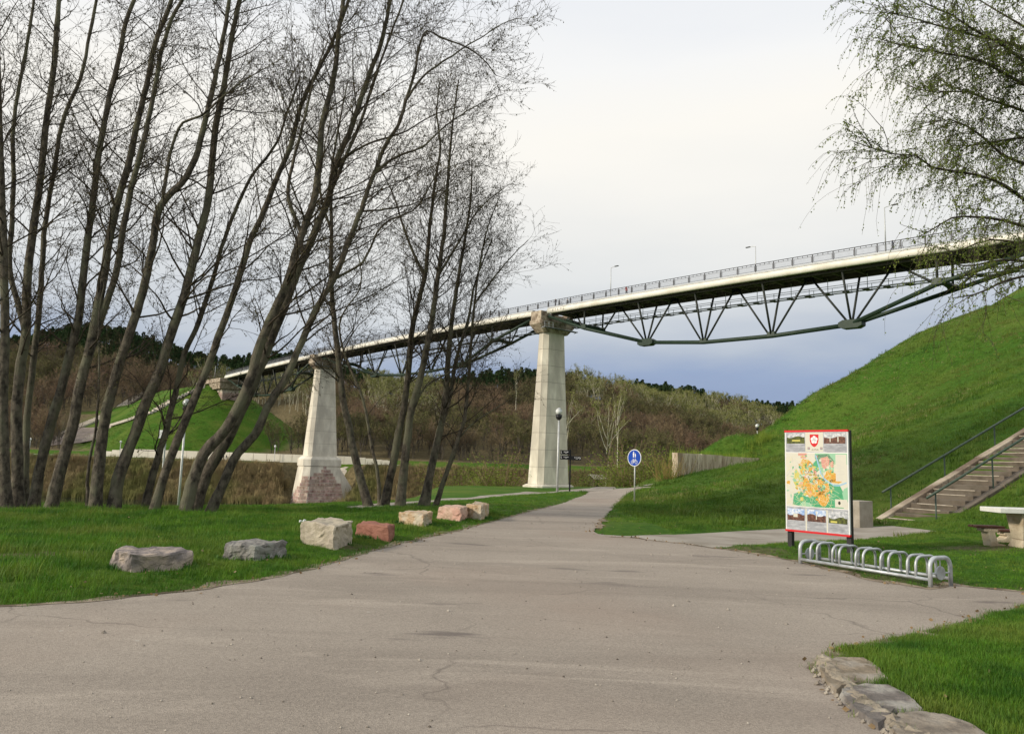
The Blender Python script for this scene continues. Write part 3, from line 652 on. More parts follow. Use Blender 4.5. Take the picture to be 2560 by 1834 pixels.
# ------------------------------------------------------------------ lamps on the bridge
def bridge_lamp(s, off, arm, label, hgt=6.0):
    t = empty('bridge_lamp', tuple(B(s, off, .3)), 0, label, 'street lamp', 'lamp posts along the footbridge')
    mb = MB(); mb.tube([(0, 0, 0), (0, 0, hgt)], [.09, .06], 6); mb.build('pole', MT['galv2'], t, True)
    mb = MB(); mb.tube([(0, 0, hgt), tuple(BU*arm*1.0+np.array([0, 0, hgt+.12]))], .05, 5); mb.build('arm', MT['galv2'], t)
    mb = MB(); mb.box(tuple(BU*arm*1.35+np.array([0, 0, hgt+.1])), (.28, .8, .12), BA); mb.build('lamp_head', MT['dark_steel'], t)
bridge_lamp(-16.7, .35, -1, 'thin grey lamp post on the bridge deck beside the walker in red', 5.4)
bridge_lamp(-42.3, 6.5, 1, 'thin grey bridge lamp post with only its top showing over the railing', 6.1)
bridge_lamp(-65.6, .35, -1, 'thin tall bridge lamp post beside the person with a bicycle', 6.1)
bridge_lamp(110, .35, -1, 'thin lamp post on the farthest bridge span, just left of the river pier', 5.5)
bridge_lamp(179, -1.0, -1, 'pale lamp post standing on the far abutment above the mound', 4.2)

# ------------------------------------------------------------------ people
def person(name, base, face, h, label, top, legs, skin=(.5, .3, .22), hair=(.03, .02, .015), pose='walk', group=None):
    k = h/1.75; c, s_ = math.cos(face), math.sin(face)
    J = {'pel': (0, 0, .95), 'sp': (0, .01, 1.2), 'ch': (0, 0, 1.38), 'nk': (0, .01, 1.5), 'hd': (0, .03, 1.6), 'ht': (0, .02, 1.73),
         'ls': (-.19, 0, 1.42), 'le': (-.26, -.05, 1.13), 'lh': (-.24, .12, .9), 'rs': (.19, 0, 1.42), 're': (.26, -.08, 1.14), 'rh': (.25, .05, .88),
         'lk': (-.1, .1, .5), 'la': (-.1, .02, .08), 'lt': (-.1, .17, .04), 'rk': (.1, -.02, .5), 'ra': (.1, -.2, .1), 'rt': (.1, -.05, .04), 'lp': (-.1, 0, .9), 'rp': (.1, 0, .9)}
    if pose == 'crouch':
        for q in list(J): x, y, z = J[q]; J[q] = (x, y+(.12 if z > .9 else 0), z-.45 if z > .6 else z)
        J['lk'] = (-.16, .38, .5); J['rk'] = (.16, .36, .48); J['la'] = (-.14, .08, .08); J['ra'] = (.14, .05, .08); J['lt'] = (-.14, .22, .04); J['rt'] = (.14, .2, .04)
        J['lh'] = (-.2, .5, .62); J['rh'] = (.2, .5, .6)
    if pose == 'stand': J['lk'] = (-.09, .02, .5); J['la'] = (-.09, -.02, .08); J['lt'] = (-.1, .13, .04); J['rk'] = (.1, .02, .5); J['ra'] = (.1, -.02, .08); J['rt'] = (.12, .13, .04); J['rh'] = (.3, .3, 1.02)
    names = list(J); E_ = [('pel', 'sp'), ('sp', 'ch'), ('ch', 'nk'), ('nk', 'hd'), ('hd', 'ht'), ('ch', 'ls'), ('ls', 'le'), ('le', 'lh'), ('ch', 'rs'), ('rs', 're'), ('re', 'rh'), ('pel', 'lp'), ('lp', 'lk'), ('lk', 'la'), ('la', 'lt'), ('pel', 'rp'), ('rp', 'rk'), ('rk', 'ra'), ('ra', 'rt')]
    Rr = {'pel': .14, 'sp': .13, 'ch': .16, 'nk': .055, 'hd': .095, 'ht': .08, 'ls': .075, 'le': .055, 'lh': .045, 'rs': .075, 're': .055, 'rh': .045, 'lp': .1, 'lk': .07, 'la': .05, 'lt': .045, 'rp': .1, 'rk': .07, 'ra': .05, 'rt': .045}
    me = bpy.data.meshes.new(name); me.from_pydata([tuple(v*k for v in J[q]) for q in names], [(names.index(a), names.index(b)) for a, b in E_], [])
    tmp = bpy.data.objects.new(name, me); COL.objects.link(tmp)
    md = tmp.modifiers.new('skin', 'SKIN'); sk = me.skin_vertices[0].data
    for i, q in enumerate(names): sk[i].radius = (Rr[q]*k, Rr[q]*k*(.7 if q in ('pel', 'sp', 'ch') else 1)); sk[i].use_root = (q == 'pel')
    sb_ = tmp.modifiers.new('sub', 'SUBSURF'); sb_.levels = 1; sb_.render_levels = 1
    dg = bpy.context.evaluated_depsgraph_get(); nm = bpy.data.meshes.new_from_object(tmp.evaluated_get(dg)); bpy.data.objects.remove(tmp)
    zo = -.45 if pose == 'crouch' else 0
    for m_ in (mat(name+'_top', top, rough=.8), mat(name+'_legs', legs, rough=.8), mat(name+'_skin', skin, rough=.6), mat(name+'_hair', hair, rough=.8)): nm.materials.append(m_)
    for f in nm.polygons:
        z = f.center.z/k-zo; x = abs(f.center.x/k); y = f.center.y/k
        f.material_index = 3 if (z > 1.68 or (z > 1.56 and y < .02)) else 2 if (z > 1.5 or (z < .95 and x > .22)) else 0 if (z > .93 or x > .2) else 1
        f.use_smooth = True
    return tag(link(name, nm, None, tuple(base), (0, 0, face)), label, 'person', group)
def fa(v): return math.atan2(-v[0], v[1])
person('person', B(-19.6, 1.3, .31), fa(-BU), 1.78, 'person in a bright red jacket walking along the bridge', (.55, .02, .02), (.02, .02, .03))
person('person', B(-1.6, 1.0, .31), fa(-BN), 1.8, 'person in dark clothes standing at the railing above the tall near pier', (.02, .02, .03), (.015, .015, .02), pose='stand')
person('person', B(-5.2, .9, .31), fa(BU), 1.75, 'person in dark clothes crouching by the bridge railing next to a bicycle', (.02, .02, .025), (.02, .02, .02), pose='crouch')
person('person', B(-66.2, 1.1, .31), fa(BU), 1.75, 'person in a blue grey jacket beside a bicycle on the right bridge span', (.09, .11, .15), (.02, .02, .03), pose='walk')
def bicycle(base, d, label, col):
    t = empty('bicycle', tuple(base), fa(d), label, 'bicycle')
    for y in (-.52, .52):
        mb = MB(); mb.tube([(0, y+.34*math.cos(a), .34+.34*math.sin(a)) for a in np.linspace(0, 2*math.pi, 17)], .02, 4)
        for a in np.linspace(0, math.pi, 5)[:-1]: mb.tube([(0, y-.32*math.cos(a), .34-.32*math.sin(a)), (0, y+.32*math.cos(a), .34+.32*math.sin(a))], .004, 3)
        mb.build('wheel', MT['black'], t)
    mb = MB()
    for a, b in (((-.52, .34), (-.05, .3)), ((-.05, .3), (-.15, .8)), ((-.15, .78), (-.52, .34)), ((-.05, .3), (.38, .72)), ((-.14, .72), (.36, .76)), ((.52, .34), (.35, .88))): mb.tube([(0, *a), (0, *b)], .02, 5)
    mb.build('frame', mat('bike_frame', col, rough=.4), t)
    mb = MB(); mb.tube([(-.27, .3, .95), (0, .35, .9), (.27, .3, .95)], .015, 4); mb.build('handlebar', MT['black'], t)
    mb = MB(); mb.box((0, -.17, .86), (.12, .26, .06)); mb.build('saddle', MT['black'], t)
bicycle(B(-3.4, .8, .31), BU, 'dark bicycle leaning by the bridge railing between two dark figures', (.02, .02, .02))
bicycle(B(-66.9, .75, .31), -BU, 'pale bicycle by the person in blue grey on the bridge', (.35, .38, .42))


# ================================================================== near objects
def G(x, y, z=0): return np.array([x, y, H1(x, y)+z])
# globe street lamps
def globe_lamp(p, h, label, group=None):
    t = empty('street_lamp', tuple(p), 0, label, 'street lamp', group)
    mb = MB(); mb.tube([(0, 0, 0), (0, 0, h*.35), (0, 0, h-.5)], [.075, .06, .05], 10); mb.build('pole', MT['galv2'], t, True)
    mb = MB(); mb.tube([(0, 0, h-.52), (0, 0, h-.40), (0, 0, h-.2)], [.06, .17, .2], 12); mb.build('lamp_base', MT['black'], t, True)
    mb = MB(); R_ = .2; a = np.linspace(-math.pi*.38, math.pi/2, 9); mb.tube([(0, 0, h+R_*math.sin(q)) for q in a], [max(.004, R_*math.cos(q)) for q in a], 16); mb.build('globe', MT['globe'], t, True)
    mb = MB(); mb.tube([(0, 0, h+.09), (0, 0, h+.17), (0, 0, h+.21)], [.185, .12, .02], 14); mb.build('cap', MT['galv2'], t, True)
    return t
pl = at(1393, 1228, 46); pl[2] = H1(pl[0], pl[1]); globe_lamp(pl, at(1400, 1028, 46)[2]-pl[2], 'tall globe street lamp beside the river path in front of the near bridge pier')
q = at(447, 1250, 43); globe_lamp((q[0], q[1], H1(q[0], q[1])), 4.1+1.9, 'tall globe street lamp rising between the leaning trees on the left')
q = at(1893, 1058, 84); globe_lamp((q[0], q[1], q[2]-4.6-.25), 4.6, 'globe lamp whose white ball just shows over the grassy slope')
# finger post
f0 = at(1424, 1225, 48); f0[2] = H1(f0[0], f0[1])
fp = empty('finger_post', tuple(f0), 0, 'black finger post with three direction boards next to the globe street lamp', 'sign')
mb = MB(); mb.box((0, 0, 1.28), (.09, .09, 2.56)); mb.build('pole', MT['black'], fp)
def blade(x0, x1, zc, yaw, arrow_left):
    L = abs(x1-x0); b = MB(); b.box(((x0+x1)/2, -.07, zc), (L, .04, .26)); o = bevel_mod(b.build('direction_board', MT['black'], fp), .01)
    b = MB(); zz = zc; sgn = -1 if arrow_left else 1; xe = (x0 if arrow_left else x1)-sgn*.09
    b.tube([(xe-sgn*.0, -.093, zz-.07), (xe+sgn*.05, -.093, zz), (xe-sgn*.0, -.093, zz+.07)], .011, 4)
    x = min(x0, x1)+.2; xx = max(x0, x1)-.12
    k = x
    while k < xx:
        wd = random.choice((.05, .08, .03)); hh = random.choice((.03, .05)); b.box((k+wd/2, -.0925, zz+.03), (wd, .003, hh)); k += wd+.022
    k = x+.1
    while k < xx-.1:
        wd = random.choice((.04, .06)); b.box((k+wd/2, -.0925, zz-.05), (wd, .003, .02)); k += wd+.02
    b.build('lettering', MT['white'], o)
blade(-.62, -.03, 2.38, 0, True); blade(-.62, -.03, 2.07, 0, True); blade(.03, .66, 2.05, 0, False)
# round blue path sign
s0 = gr(1585, 1257); sgn = empty('path_sign', tuple(s0), math.radians(-47), 'round blue pedestrian and cycle path sign on a grey post in the lawn', 'road sign')
mb = MB(); mb.tube([(0, .03, 0), (0, .03, 2.2)], .03, 8); mb.build('post', MT['galv2'], sgn, True)
def disc(r, y, th, m, name, par, cz=1.93):
    b = MB(); b.tube([(0, y+th, cz), (0, y, cz)], r, 36); return b.build(name, m, par)
disc(.365, -.012, .02, MT['white'], 'sign_plate', sgn); disc(.335, -.016, .003, MT['blue'], 'sign_face', sgn)
b = MB(); cz = 1.93; y = -.019
def fl(poly): b.add([(x, y, cz+z) for x, z in poly], [list(range(len(poly)))[::-1]]); 
def cir(cx_, cz_, r, n=14): fl([(cx_+r*math.cos(a), cz_+r*math.sin(a)) for a in np.linspace(0, 2*math.pi, n, False)])
cir(-.035, .245, .027); fl([(-.075, .21), (.0, .21), (.0, .12), (-.01, .12), (-.012, .01), (-.034, .01), (-.037, .1), (-.042, .01), (-.065, .01), (-.066, .12), (-.075, .12)])
cir(.06, .17, .02); fl([(.035, .143), (.088, .143), (.088, .08), (.08, .08), (.078, .01), (.062, .01), (.06, .06), (.057, .01), (.043, .01), (.042, .08), (.035, .08)])
def ringf(cx_, cz_, r, t, n=22):
    for i in range(n):
        a, c_ = 2*math.pi*i/n, 2*math.pi*(i+1)/n; fl([(cx_+r*math.cos(a), cz_+r*math.sin(a)), (cx_+r*math.cos(c_), cz_+r*math.sin(c_)), (cx_+(r-t)*math.cos(c_), cz_+(r-t)*math.sin(c_)), (cx_+(r-t)*math.cos(a), cz_+(r-t)*math.sin(a))])
def seg(x0, z0, x1, z1, t=.016):
    dx, dz = x1-x0, z1-z0; L = math.hypot(dx, dz); nx_, nz_ = -dz/L*t/2, dx/L*t/2; fl([(x0+nx_, z0+nz_), (x1+nx_, z1+nz_), (x1-nx_, z1-nz_), (x0-nx_, z0-nz_)])
ringf(-.1, -.18, .075, .016); ringf(.1, -.18, .075, .016)
for a in ((-.1, -.18, -.05, -.08), (-.05, -.08, .06, -.08), (.06, -.08, 0, -.18), (0, -.18, -.06, -.06), (-.1, -.18, 0, -.18), (.1, -.18, .055, -.05), (.055, -.05, .09, -.04), (-.085, -.055, -.035, -.055)): seg(*a)
b.build('pictogram', MT['white'], sgn)
# concrete bollard block behind the board
q = G(10.62, 23.9); cb = MB(); cb.box((0, 0, .39), (.62, .5, .8)); o = bevel_mod(cb.build('concrete_block', MT['concrete_dim'], None), .02); o.location = tuple(q); o.rotation_euler = (0, 0, .5)
tag(o, 'plain upright concrete block standing behind the map board', 'concrete block')

# ------------------------------------------------------------------ map board
bl_, br_ = np.array([5.78, 16.33, 0]), np.array([6.62, 15.24, 0]); bdx = br_-bl_; BW = np.linalg.norm(bdx); rz = math.atan2(bdx[1], bdx[0])
bd = empty('map_board', tuple((bl_+br_)/2), rz, 'tall town map board with red edges and a white flower crest, behind the bicycle rack', 'information board')
z0, z1 = .38, 2.42; hw = BW/2
for sx in (-1, 1):
    mb = MB(); mb.box((sx*(hw-.05), .03, 1.21), (.1, .1, 2.42)); bevel_mod(mb.build('post', mat('board_post', (.03, .028, .03), rough=.5), bd), .008)
mb = MB(); mb.box((0, -.045, (z0+z1)/2), (BW, .045, z1-z0)); mb.build('panel', MT['white'], bd)
for zc in (z0+.012, z1-.012):
    mb = MB(); mb.box((0, -.047, zc), (BW+.014, .062, .04)); mb.build('red_strip', MT['red'], bd)
yf = -.0695
def fmat(n, c): return mat('print_'+n, c, rough=.45)
FM = {'silver': mat('print_silver', (.26, .27, .30), (.5, .51, .54), 6, .4, coords='obj', stretch=(1, 1, 4)), 'cream': fmat('cream', (.62, .6, .51)), 'orange': mat('print_orange', (.55, .26, .035), (.68, .4, .08), 40, .5, coords='obj'), 'green': mat('print_green', (.05, .3, .13), (.09, .38, .2), 9, .5, coords='obj'),
      'mint': fmat('mint', (.28, .52, .34)), 'pink': fmat('pink', (.6, .3, .24)), 'blue': fmat('blue', (.3, .5, .66)), 'yellow': fmat('yellow', (.55, .5, .12)), 'grey': fmat('grey', (.28, .28, .3)), 'lgrey': fmat('lgrey', (.5, .5, .5)), 'dark': fmat('dark', (.03, .035, .02)),
      'skyp': mat('print_sky', (.12, .28, .62), (.75, .78, .82), 16, .5, coords='obj'), 'land': mat('print_land', (.02, .025, .01), (.13, .15, .03), 20, .5, coords='obj'), 'brownp': mat('print_brown', (.05, .02, .015), (.2, .09, .06), 24, .5, coords='obj'), 'cloudp': mat('print_cloud', (.25, .27, .3), (.7, .71, .73), 14, .5, coords='obj')}
LAY = [0]
def pc(u, v): return (-hw+u*BW, z1-v*(z1-z0))         # u right, v down (0..1)
def patch(poly, m, name='print', lay=None):
    LAY[0] += 1; yy = yf-.00025*(lay if lay is not None else LAY[0] % 9)
    bb = MB(); bb.add([(pc(u, v)[0], yy, pc(u, v)[1]) for u, v in poly], [list(range(len(poly)))[::-1]]); return bb, name, m
def put(poly, m, lay, name): 
    bb, n_, m_ = patch(poly, m, name, lay); return bb.build(name, FM[m], bd)
def rect(u0, v0, u1, v1): return [(u0, v0), (u1, v0), (u1, v1), (u0, v1)]
def blob(cu, cv, ru, rv, n=18, j=.18, seed=0):
    r_ = random.Random(seed); return [(min(.982, max(.018, cu+ru*(1+r_.uniform(-j, j))*math.cos(a))), cv+rv*(1+r_.uniform(-j, j))*math.sin(a)) for a in np.linspace(0, 2*math.pi, n, False)]
put(rect(.015, .02, .985, .215), 'silver', 1, 'header'); put(rect(.34, .02, .625, .21), 'cream', 2, 'crest_panel')
put(rect(.015, .755, .985, .985), 'silver', 1, 'footer')
for u in (.325, .655): put(rect(u, .77, u+.022, .985), 'cream', 2, 'divider')
put(rect(.015, .222, .985, .75), 'cream', 1, 'map_sheet')
for poly, m_, l_ in ((rect(.49, .225, .985, .33), 'mint', 2), ([(.49, .24), (.7, .23), (.79, .3), (.78, .43), (.72, .38), (.6, .42), (.52, .36)], 'mint', 2), ([(.12, .735), (.14, .63), (.26, .6), (.5, .62), (.58, .56), (.7, .52), (.86, .52), (.94, .62), (.92, .742), (.5, .748), (.2, .742)], 'green', 2), ([(.22, .745), (.28, .7), (.4, .71), (.46, .748)], 'mint', 3),
                     ([(.93, .56), (.985, .54), (.985, .68), (.93, .68), (.9, .6)], 'mint', 3), (blob(.51, .355, .05, .06, 10, .15, 3), 'green', 3), (blob(.46, .55, .23, .10, 30, .22, 5), 'orange', 4), (blob(.61, .66, .09, .07, 16, .15, 6), 'orange', 4), (blob(.34, .37, .14, .075, 16, .35, 8), 'orange', 3), (blob(.73, .45, .10, .06, 14, .25, 9), 'orange', 4),
                     (blob(.8, .49, .1, .02, 12, .2, 10), 'orange', 4), (blob(.19, .47, .06, .075, 12, .35, 12), 'yellow', 3), (blob(.05, .52, .035, .02, 8, .3, 13), 'orange', 3), ([(.58, .27), (.69, .255), (.72, .29), (.71, .34), (.66, .385), (.6, .36)], 'pink', 4), (blob(.755, .33, .03, .035, 9, .3, 14), 'pink', 4), (rect(.22, .225, .36, .25), 'pink', 3), (rect(.26, .255, .35, .275), 'pink', 3),
                     (blob(.13, .4, .09, .1, 16, .2, 15), 'cream', 2), (rect(.81, .235, .975, .49), 'cream', 5), (rect(.79, .66, .975, .735), 'cream', 5), (blob(.855, .695, .022, .016, 9, .2, 16), 'dark', 6)): put(poly, m_, l_, 'map_patch')
for k in range(170):
    r_ = random.Random(500+k); u, v = r_.gauss(.42, .2), r_.gauss(.47, .1)
    if not (.03 < u < .78 and .24 < v < .73): continue
    put(blob(u, v, r_.uniform(.008, .035), r_.uniform(.006, .02), 6, .4, k), r_.choice(('orange', 'yellow', 'yellow', 'mint', 'mint', 'green', 'green', 'cream', 'cream', 'pink')), 5, 'map_patch')
bb = MB()
def line(pts, t, lay=5):
    P = [np.array(pc(min(.982, max(.018, u)), v)) for u, v in pts]
    for a, c_ in zip(P[:-1], P[1:]):
        d = c_-a; L = np.linalg.norm(d)+1e-9; n_ = np.array([-d[1], d[0]])/L*t/2; yy = yf-.00025*lay
        bb.add([(q[0], yy, q[1]) for q in (a+n_, c_+n_, c_-n_, a-n_)], [[0, 1, 2, 3]])
line([(.5, .24), (.53, .3), (.555, .36), (.58, .42), (.63, .47), (.7, .5), (.78, .53), (.86, .53), (.97, .5)], .026, 6); bb.build('river_line', FM['blue'], bd)
bb = MB(); rr_ = random.Random(4)
for k in range(150):
    u, v = rr_.uniform(.06, .78), rr_.uniform(.24, .72); L = rr_.uniform(.02, .09); a = rr_.uniform(0, 3.14); a2 = a+rr_.uniform(-.8, .8)
    line([(u, v), (u+L*math.cos(a), v+L*.7*math.sin(a)), (u+L*math.cos(a)+L*math.cos(a2), v+L*.7*math.sin(a)+L*.7*math.sin(a2))], .0045, 7)
bb.build('road_lines', fmat('roadline', (.75, .7, .45)), bd)['kind'] = 'stuff'
bb = MB()
for k in range(40):
    u, v = rr_.uniform(.1, .5), rr_.uniform(.27, .7); L = rr_.uniform(.02, .07); a = rr_.uniform(0, 3.14); line([(u, v), (u+L*math.cos(a), v+L*.7*math.sin(a))], .003, 8)
line([(.02, .6), (.2, .63), (.3, .64)], .005, 8); line([(.02, .46), (.1, .4), (.2, .37)], .005, 8)
for v in np.arange(.25, .48, .014): line([(.83, v), (.83+rr_.uniform(.05, .12), v)], .003, 8)
for v in np.arange(.672, .73, .012): line([(.9, v), (.96, v)], .003, 8)
bb.build('fine_print', FM['lgrey'], bd)['kind'] = 'stuff'
bb = MB()
for u0, u1, vs in ((.03, .32, np.arange(.15, .21, .011)), (.645, .97, np.arange(.15, .21, .011)), (.03, .31, np.arange(.905, .97, .011)), (.355, .64, np.arange(.905, .97, .011)), (.685, .97, np.arange(.905, .97, .011))):
    for k, v in enumerate(vs): line([(u0, v), (u1-(0 if k else .12)-rr_.uniform(0, .04), v)], .0045 if k else .009, 3)
bb.build('small_text', FM['grey'], bd)['kind'] = 'stuff'
def photo(u0, v0, u1, v1, skym, landm, hz, extra=()):
    put(rect(u0, v0, u1, v1), skym, 3, 'photo_print'); W_, H_ = u1-u0, v1-v0
    put([(u0, v0+H_*hz)]+[(u0+W_*f, v0+H_*(hz+.10*math.sin(f*7+u0*9))) for f in (.15, .3, .45, .6, .75, .9)]+[(u1, v0+H_*hz), (u1, v1), (u0, v1)], landm, 4, 'photo_print')
    for (a, b_, c_, d_, m_) in extra: put(rect(u0+W_*a, v0+H_*b_, u0+W_*c_, v0+H_*d_), m_, 5, 'photo_print')
photo(.035, .03, .33, .13, 'cloudp', 'land', .35, ((.3, .62, .75, .78, 'yellow'),)); photo(.635, .03, .965, .13, 'cloudp', 'brownp', .4, ((.28, .35, .32, .85, 'cream'), (.64, .35, .69, .85, 'cream')))
photo(.03, .775, .31, .89, 'skyp', 'brownp', .5, ((.35, .42, .6, .72, 'cream'),)); photo(.355, .775, .645, .89, 'skyp', 'brownp', .45, ((.47, .1, .52, .8, 'cream'),)); photo(.69, .775, .97, .89, 'cloudp', 'land', .55, ((.1, .8, .45, .95, 'yellow'),))
# crest: red shield with a white five petalled rose, and the town name under it
cu, cv = .483, .085
put([(cu-.07, .04), (cu+.07, .04), (cu+.07, .1), (cu+.055, .135), (cu+.03, .155), (cu, .165), (cu-.03, .155), (cu-.055, .135), (cu-.07, .1)], 'dark', 3, 'crest')
[c for c in bd.children if c.name.startswith('crest') and 'panel' not in c.name][0].data.materials[0] = MT['red']
for k in range(5):
    a = math.pi/2+2*math.pi*k/5; o = put([(cu+.031*math.cos(a)+.026*math.cos(t), cv+.008-.0215*math.sin(a)+.0185*math.sin(t)) for t in np.linspace(0, 2*math.pi, 12, False)], 'cream', 4, 'rose_petal'); o.data.materials[0] = MT['white']
put([(cu+.013*math.cos(t), cv+.008+.009*math.sin(t)) for t in np.linspace(0, 2*math.pi, 10, False)], 'lgrey', 5, 'rose_heart')
for u in (.375, .575): put(rect(u, .165, u+.04, .19), 'grey', 4, 'emblem'); put(rect(u+.01, .171, u+.03, .178), 'pink', 5, 'emblem')
tx = bpy.data.curves.new('town_name', 'FONT'); tx.body = 'ALYTUS'; tx.size = .042; tx.align_x = 'CENTER'; tx.materials.append(FM['dark']); to = link('town_name', tx, bd); to.location = (pc(cu+.012, .195)[0], yf-.0016, pc(cu, .197)[1]); to.rotation_euler = (math.pi/2, 0, 0)
bpy.context.view_layer.update(); tm_ = bpy.data.meshes.new_from_object(to.evaluated_get(bpy.context.evaluated_depsgraph_get())); l_ = to.location.copy(); bpy.data.objects.remove(to); to = link('town_name', tm_, bd, l_, (math.pi/2, 0, 0))

# ------------------------------------------------------------------ bicycle rack
ra, rb = np.array([6.22, 11.70, 0]), np.array([5.13, 13.90, 0]); v = rb-ra; RL = np.linalg.norm(v); rzr = math.atan2(v[1], v[0])
rk = empty('bicycle_rack', tuple(G(*ra[:2])), rzr, 'long galvanised steel bicycle rack of low hoops in front of the map board', 'bicycle rack')
RW, RH = .46, .42     # local x runs along the rack away from the camera; hoops span local -y (right side)
def hoop(x, zbase, r, rr=.021, name='hoop'):
    cr = .13; pts = [(x, 0, zbase), (x, 0, RH-cr)]+[(x, -cr+cr*math.cos(a), RH-cr+cr*math.sin(a)) for a in np.linspace(0, math.pi/2, 6)[1:]]
    pts += [(x, -RW+cr-cr*math.sin(a), RH-cr+cr*math.cos(a)) for a in np.linspace(0, math.pi/2, 6)]+[(x, -RW, zbase)]
    mb = MB(); mb.tube(pts, rr, 10); mb.build(name, MT['galv'], rk, True)
hoop(0, -.02, 0, .033, 'end_frame'); hoop(RL, -.02, 0, .033, 'end_frame')
x = .23
for k in range(5): hoop(x, .11, 0); hoop(x+.14, .11, 0); x += (RL-.46-.14)/4
for yv in (0, -RW): mb = MB(); mb.tube([(0, yv, .11), (RL, yv, .11)], .026, 10); mb.build('base_rail', MT['galv'], rk, True)
for xx in (0, RL):
    mb = MB(); mb.tube([(xx, 0, .2), (xx, -RW, .2)], .012, 6); mb.build('cross_bar', MT['galv'], rk)
    mb = MB(); mb.tube([(xx-.012, -RW/2, .2), (xx+.012, -RW/2, .2)], .1, 24); mb.build('disc_plate', MT['galv'], rk)
mb = MB(); mb.tube([(0, -RW/2, .28), (0, -RW/2, .42)], .008, 5); mb.build('tie_rod', MT['galv'], rk)

# ------------------------------------------------------------------ boulders
def boulder(L0, LC, LR, top, m, label, seed, rough=.07):
    a, c, d = [gr(*q)[:2] for q in (L0, LC, LR)]; e = a+d-c
    # limit the depth of the hidden side
    D = gr(*LC)[1]; zt_ = EYE+(1155+.03*(LC[0]-1280)-(top-7))*D/1950*1.0
    cen = (a+c+d+e)/4; hz = H1(*cen); Hh = zt_-hz
    bm = bmesh.new(); q = [bm.verts.new((*(p-cen), -.12)) for p in (a, c, d, e)]; q2 = [bm.verts.new((*((p-cen)*.98), Hh*(1+.05*math.sin(k_*2.1+seed))))  for k_, p in enumerate((a, c, d, e))]
    for f in ([q[3], q[2], q[1], q[0]], q2, *[[q[i], q[(i+1) % 4], q2[(i+1) % 4], q2[i]] for i in range(4)]): bm.faces.new(f)
    bmesh.ops.recalc_face_normals(bm, faces=bm.faces[:])
    bmesh.ops.bevel(bm, geom=bm.edges[:], offset=.02, segments=1, affect='EDGES')
    bmesh.ops.subdivide_edges(bm, edges=bm.edges[:], cuts=9, use_grid_fill=True)
    bmesh.ops.triangulate(bm, faces=bm.faces[:])
    for vv in bm.verts:
        p = vv.co*3.0+Vector((seed*7.1, seed*3.3, 0)); n1 = mnoise.noise_vector(p*.6)*rough*.45; n2 = mnoise.noise_vector(p*1.7)*rough*.4; n3 = mnoise.noise_vector(p*5)*rough*.34
        vv.co += n1+n2+n3
    me = bpy.data.meshes.new('boulder'); bm.to_mesh(me); bm.free(); me.materials.append(m)
    o = link('boulder', me, None, (cen[0], cen[1], hz)); tag(o, label, 'boulder', 'row of boulders along the edge of the asphalt'); return o, cen
GR1 = granite('granite_grey', (.12, .105, .1), (.36, .31, .29), (.44, .36, .29)); GR2 = granite('granite_dark', (.11, .105, .1), (.34, .32, .29), (.27, .27, .24))
GR3 = granite('granite_pale', (.3, .26, .19), (.56, .5, .39), (.4, .35, .28)); RED = granite('sandstone_red', (.22, .095, .065), (.33, .15, .11), (.3, .14, .1)); OR_ = granite('stone_orange', (.36, .24, .13), (.58, .44, .3), (.5, .44, .34)); PK = granite('stone_pink', (.42, .27, .19), (.66, .5, .4), (.55, .33, .26))
BO = [((276,1428),(322,1444),(477,1431),1384,GR1,'long grey granite boulder with a flat top, nearest to the camera in the row'), ((556,1405),(637,1411),(717,1399),1362,GR2,'low dark grey lichened boulder, second in the row from the left'),
      ((750,1366),(835,1381),(881,1365),1316,GR3,'tall pale buff block boulder between the dark grey and the red ones'), ((888,1347),(972,1357),(987,1351),1317,RED,'smooth brick red sandstone boulder in the row'),
      ((996,1315),(1055,1325),(1081,1315),1291,OR_,'small orange tan boulder beyond the red one'), ((1095,1302),(1150,1308),(1168,1300),1275,PK,'pinkish boulder touching the farthest one in the row'), ((1163,1299),(1203,1303),(1222,1291),1270,OR_,'farthest boulder of the row, tan with a pink right side')]
BCEN = []
for i, (a, c, d, t, m_, lb) in enumerate(BO): o, cen = boulder(a, c, d, t, m_, lb, i+1, .05 if i == 3 else .075); BCEN.append((o, cen))
q = gr(754, 1319); mb = MB(); mb.box((0, 0, .0), (.12, .07, .07)); mb.box((.05, .02, .04), (.05, .05, .05)); o = mb.build('litter', MT['white'], None, loc=(q[0], q[1], H1(q[0], q[1])+.12), rot=(.3, .2, .5)); tag(o, 'crumpled white scrap of litter at the back of the pale buff boulder', 'litter')

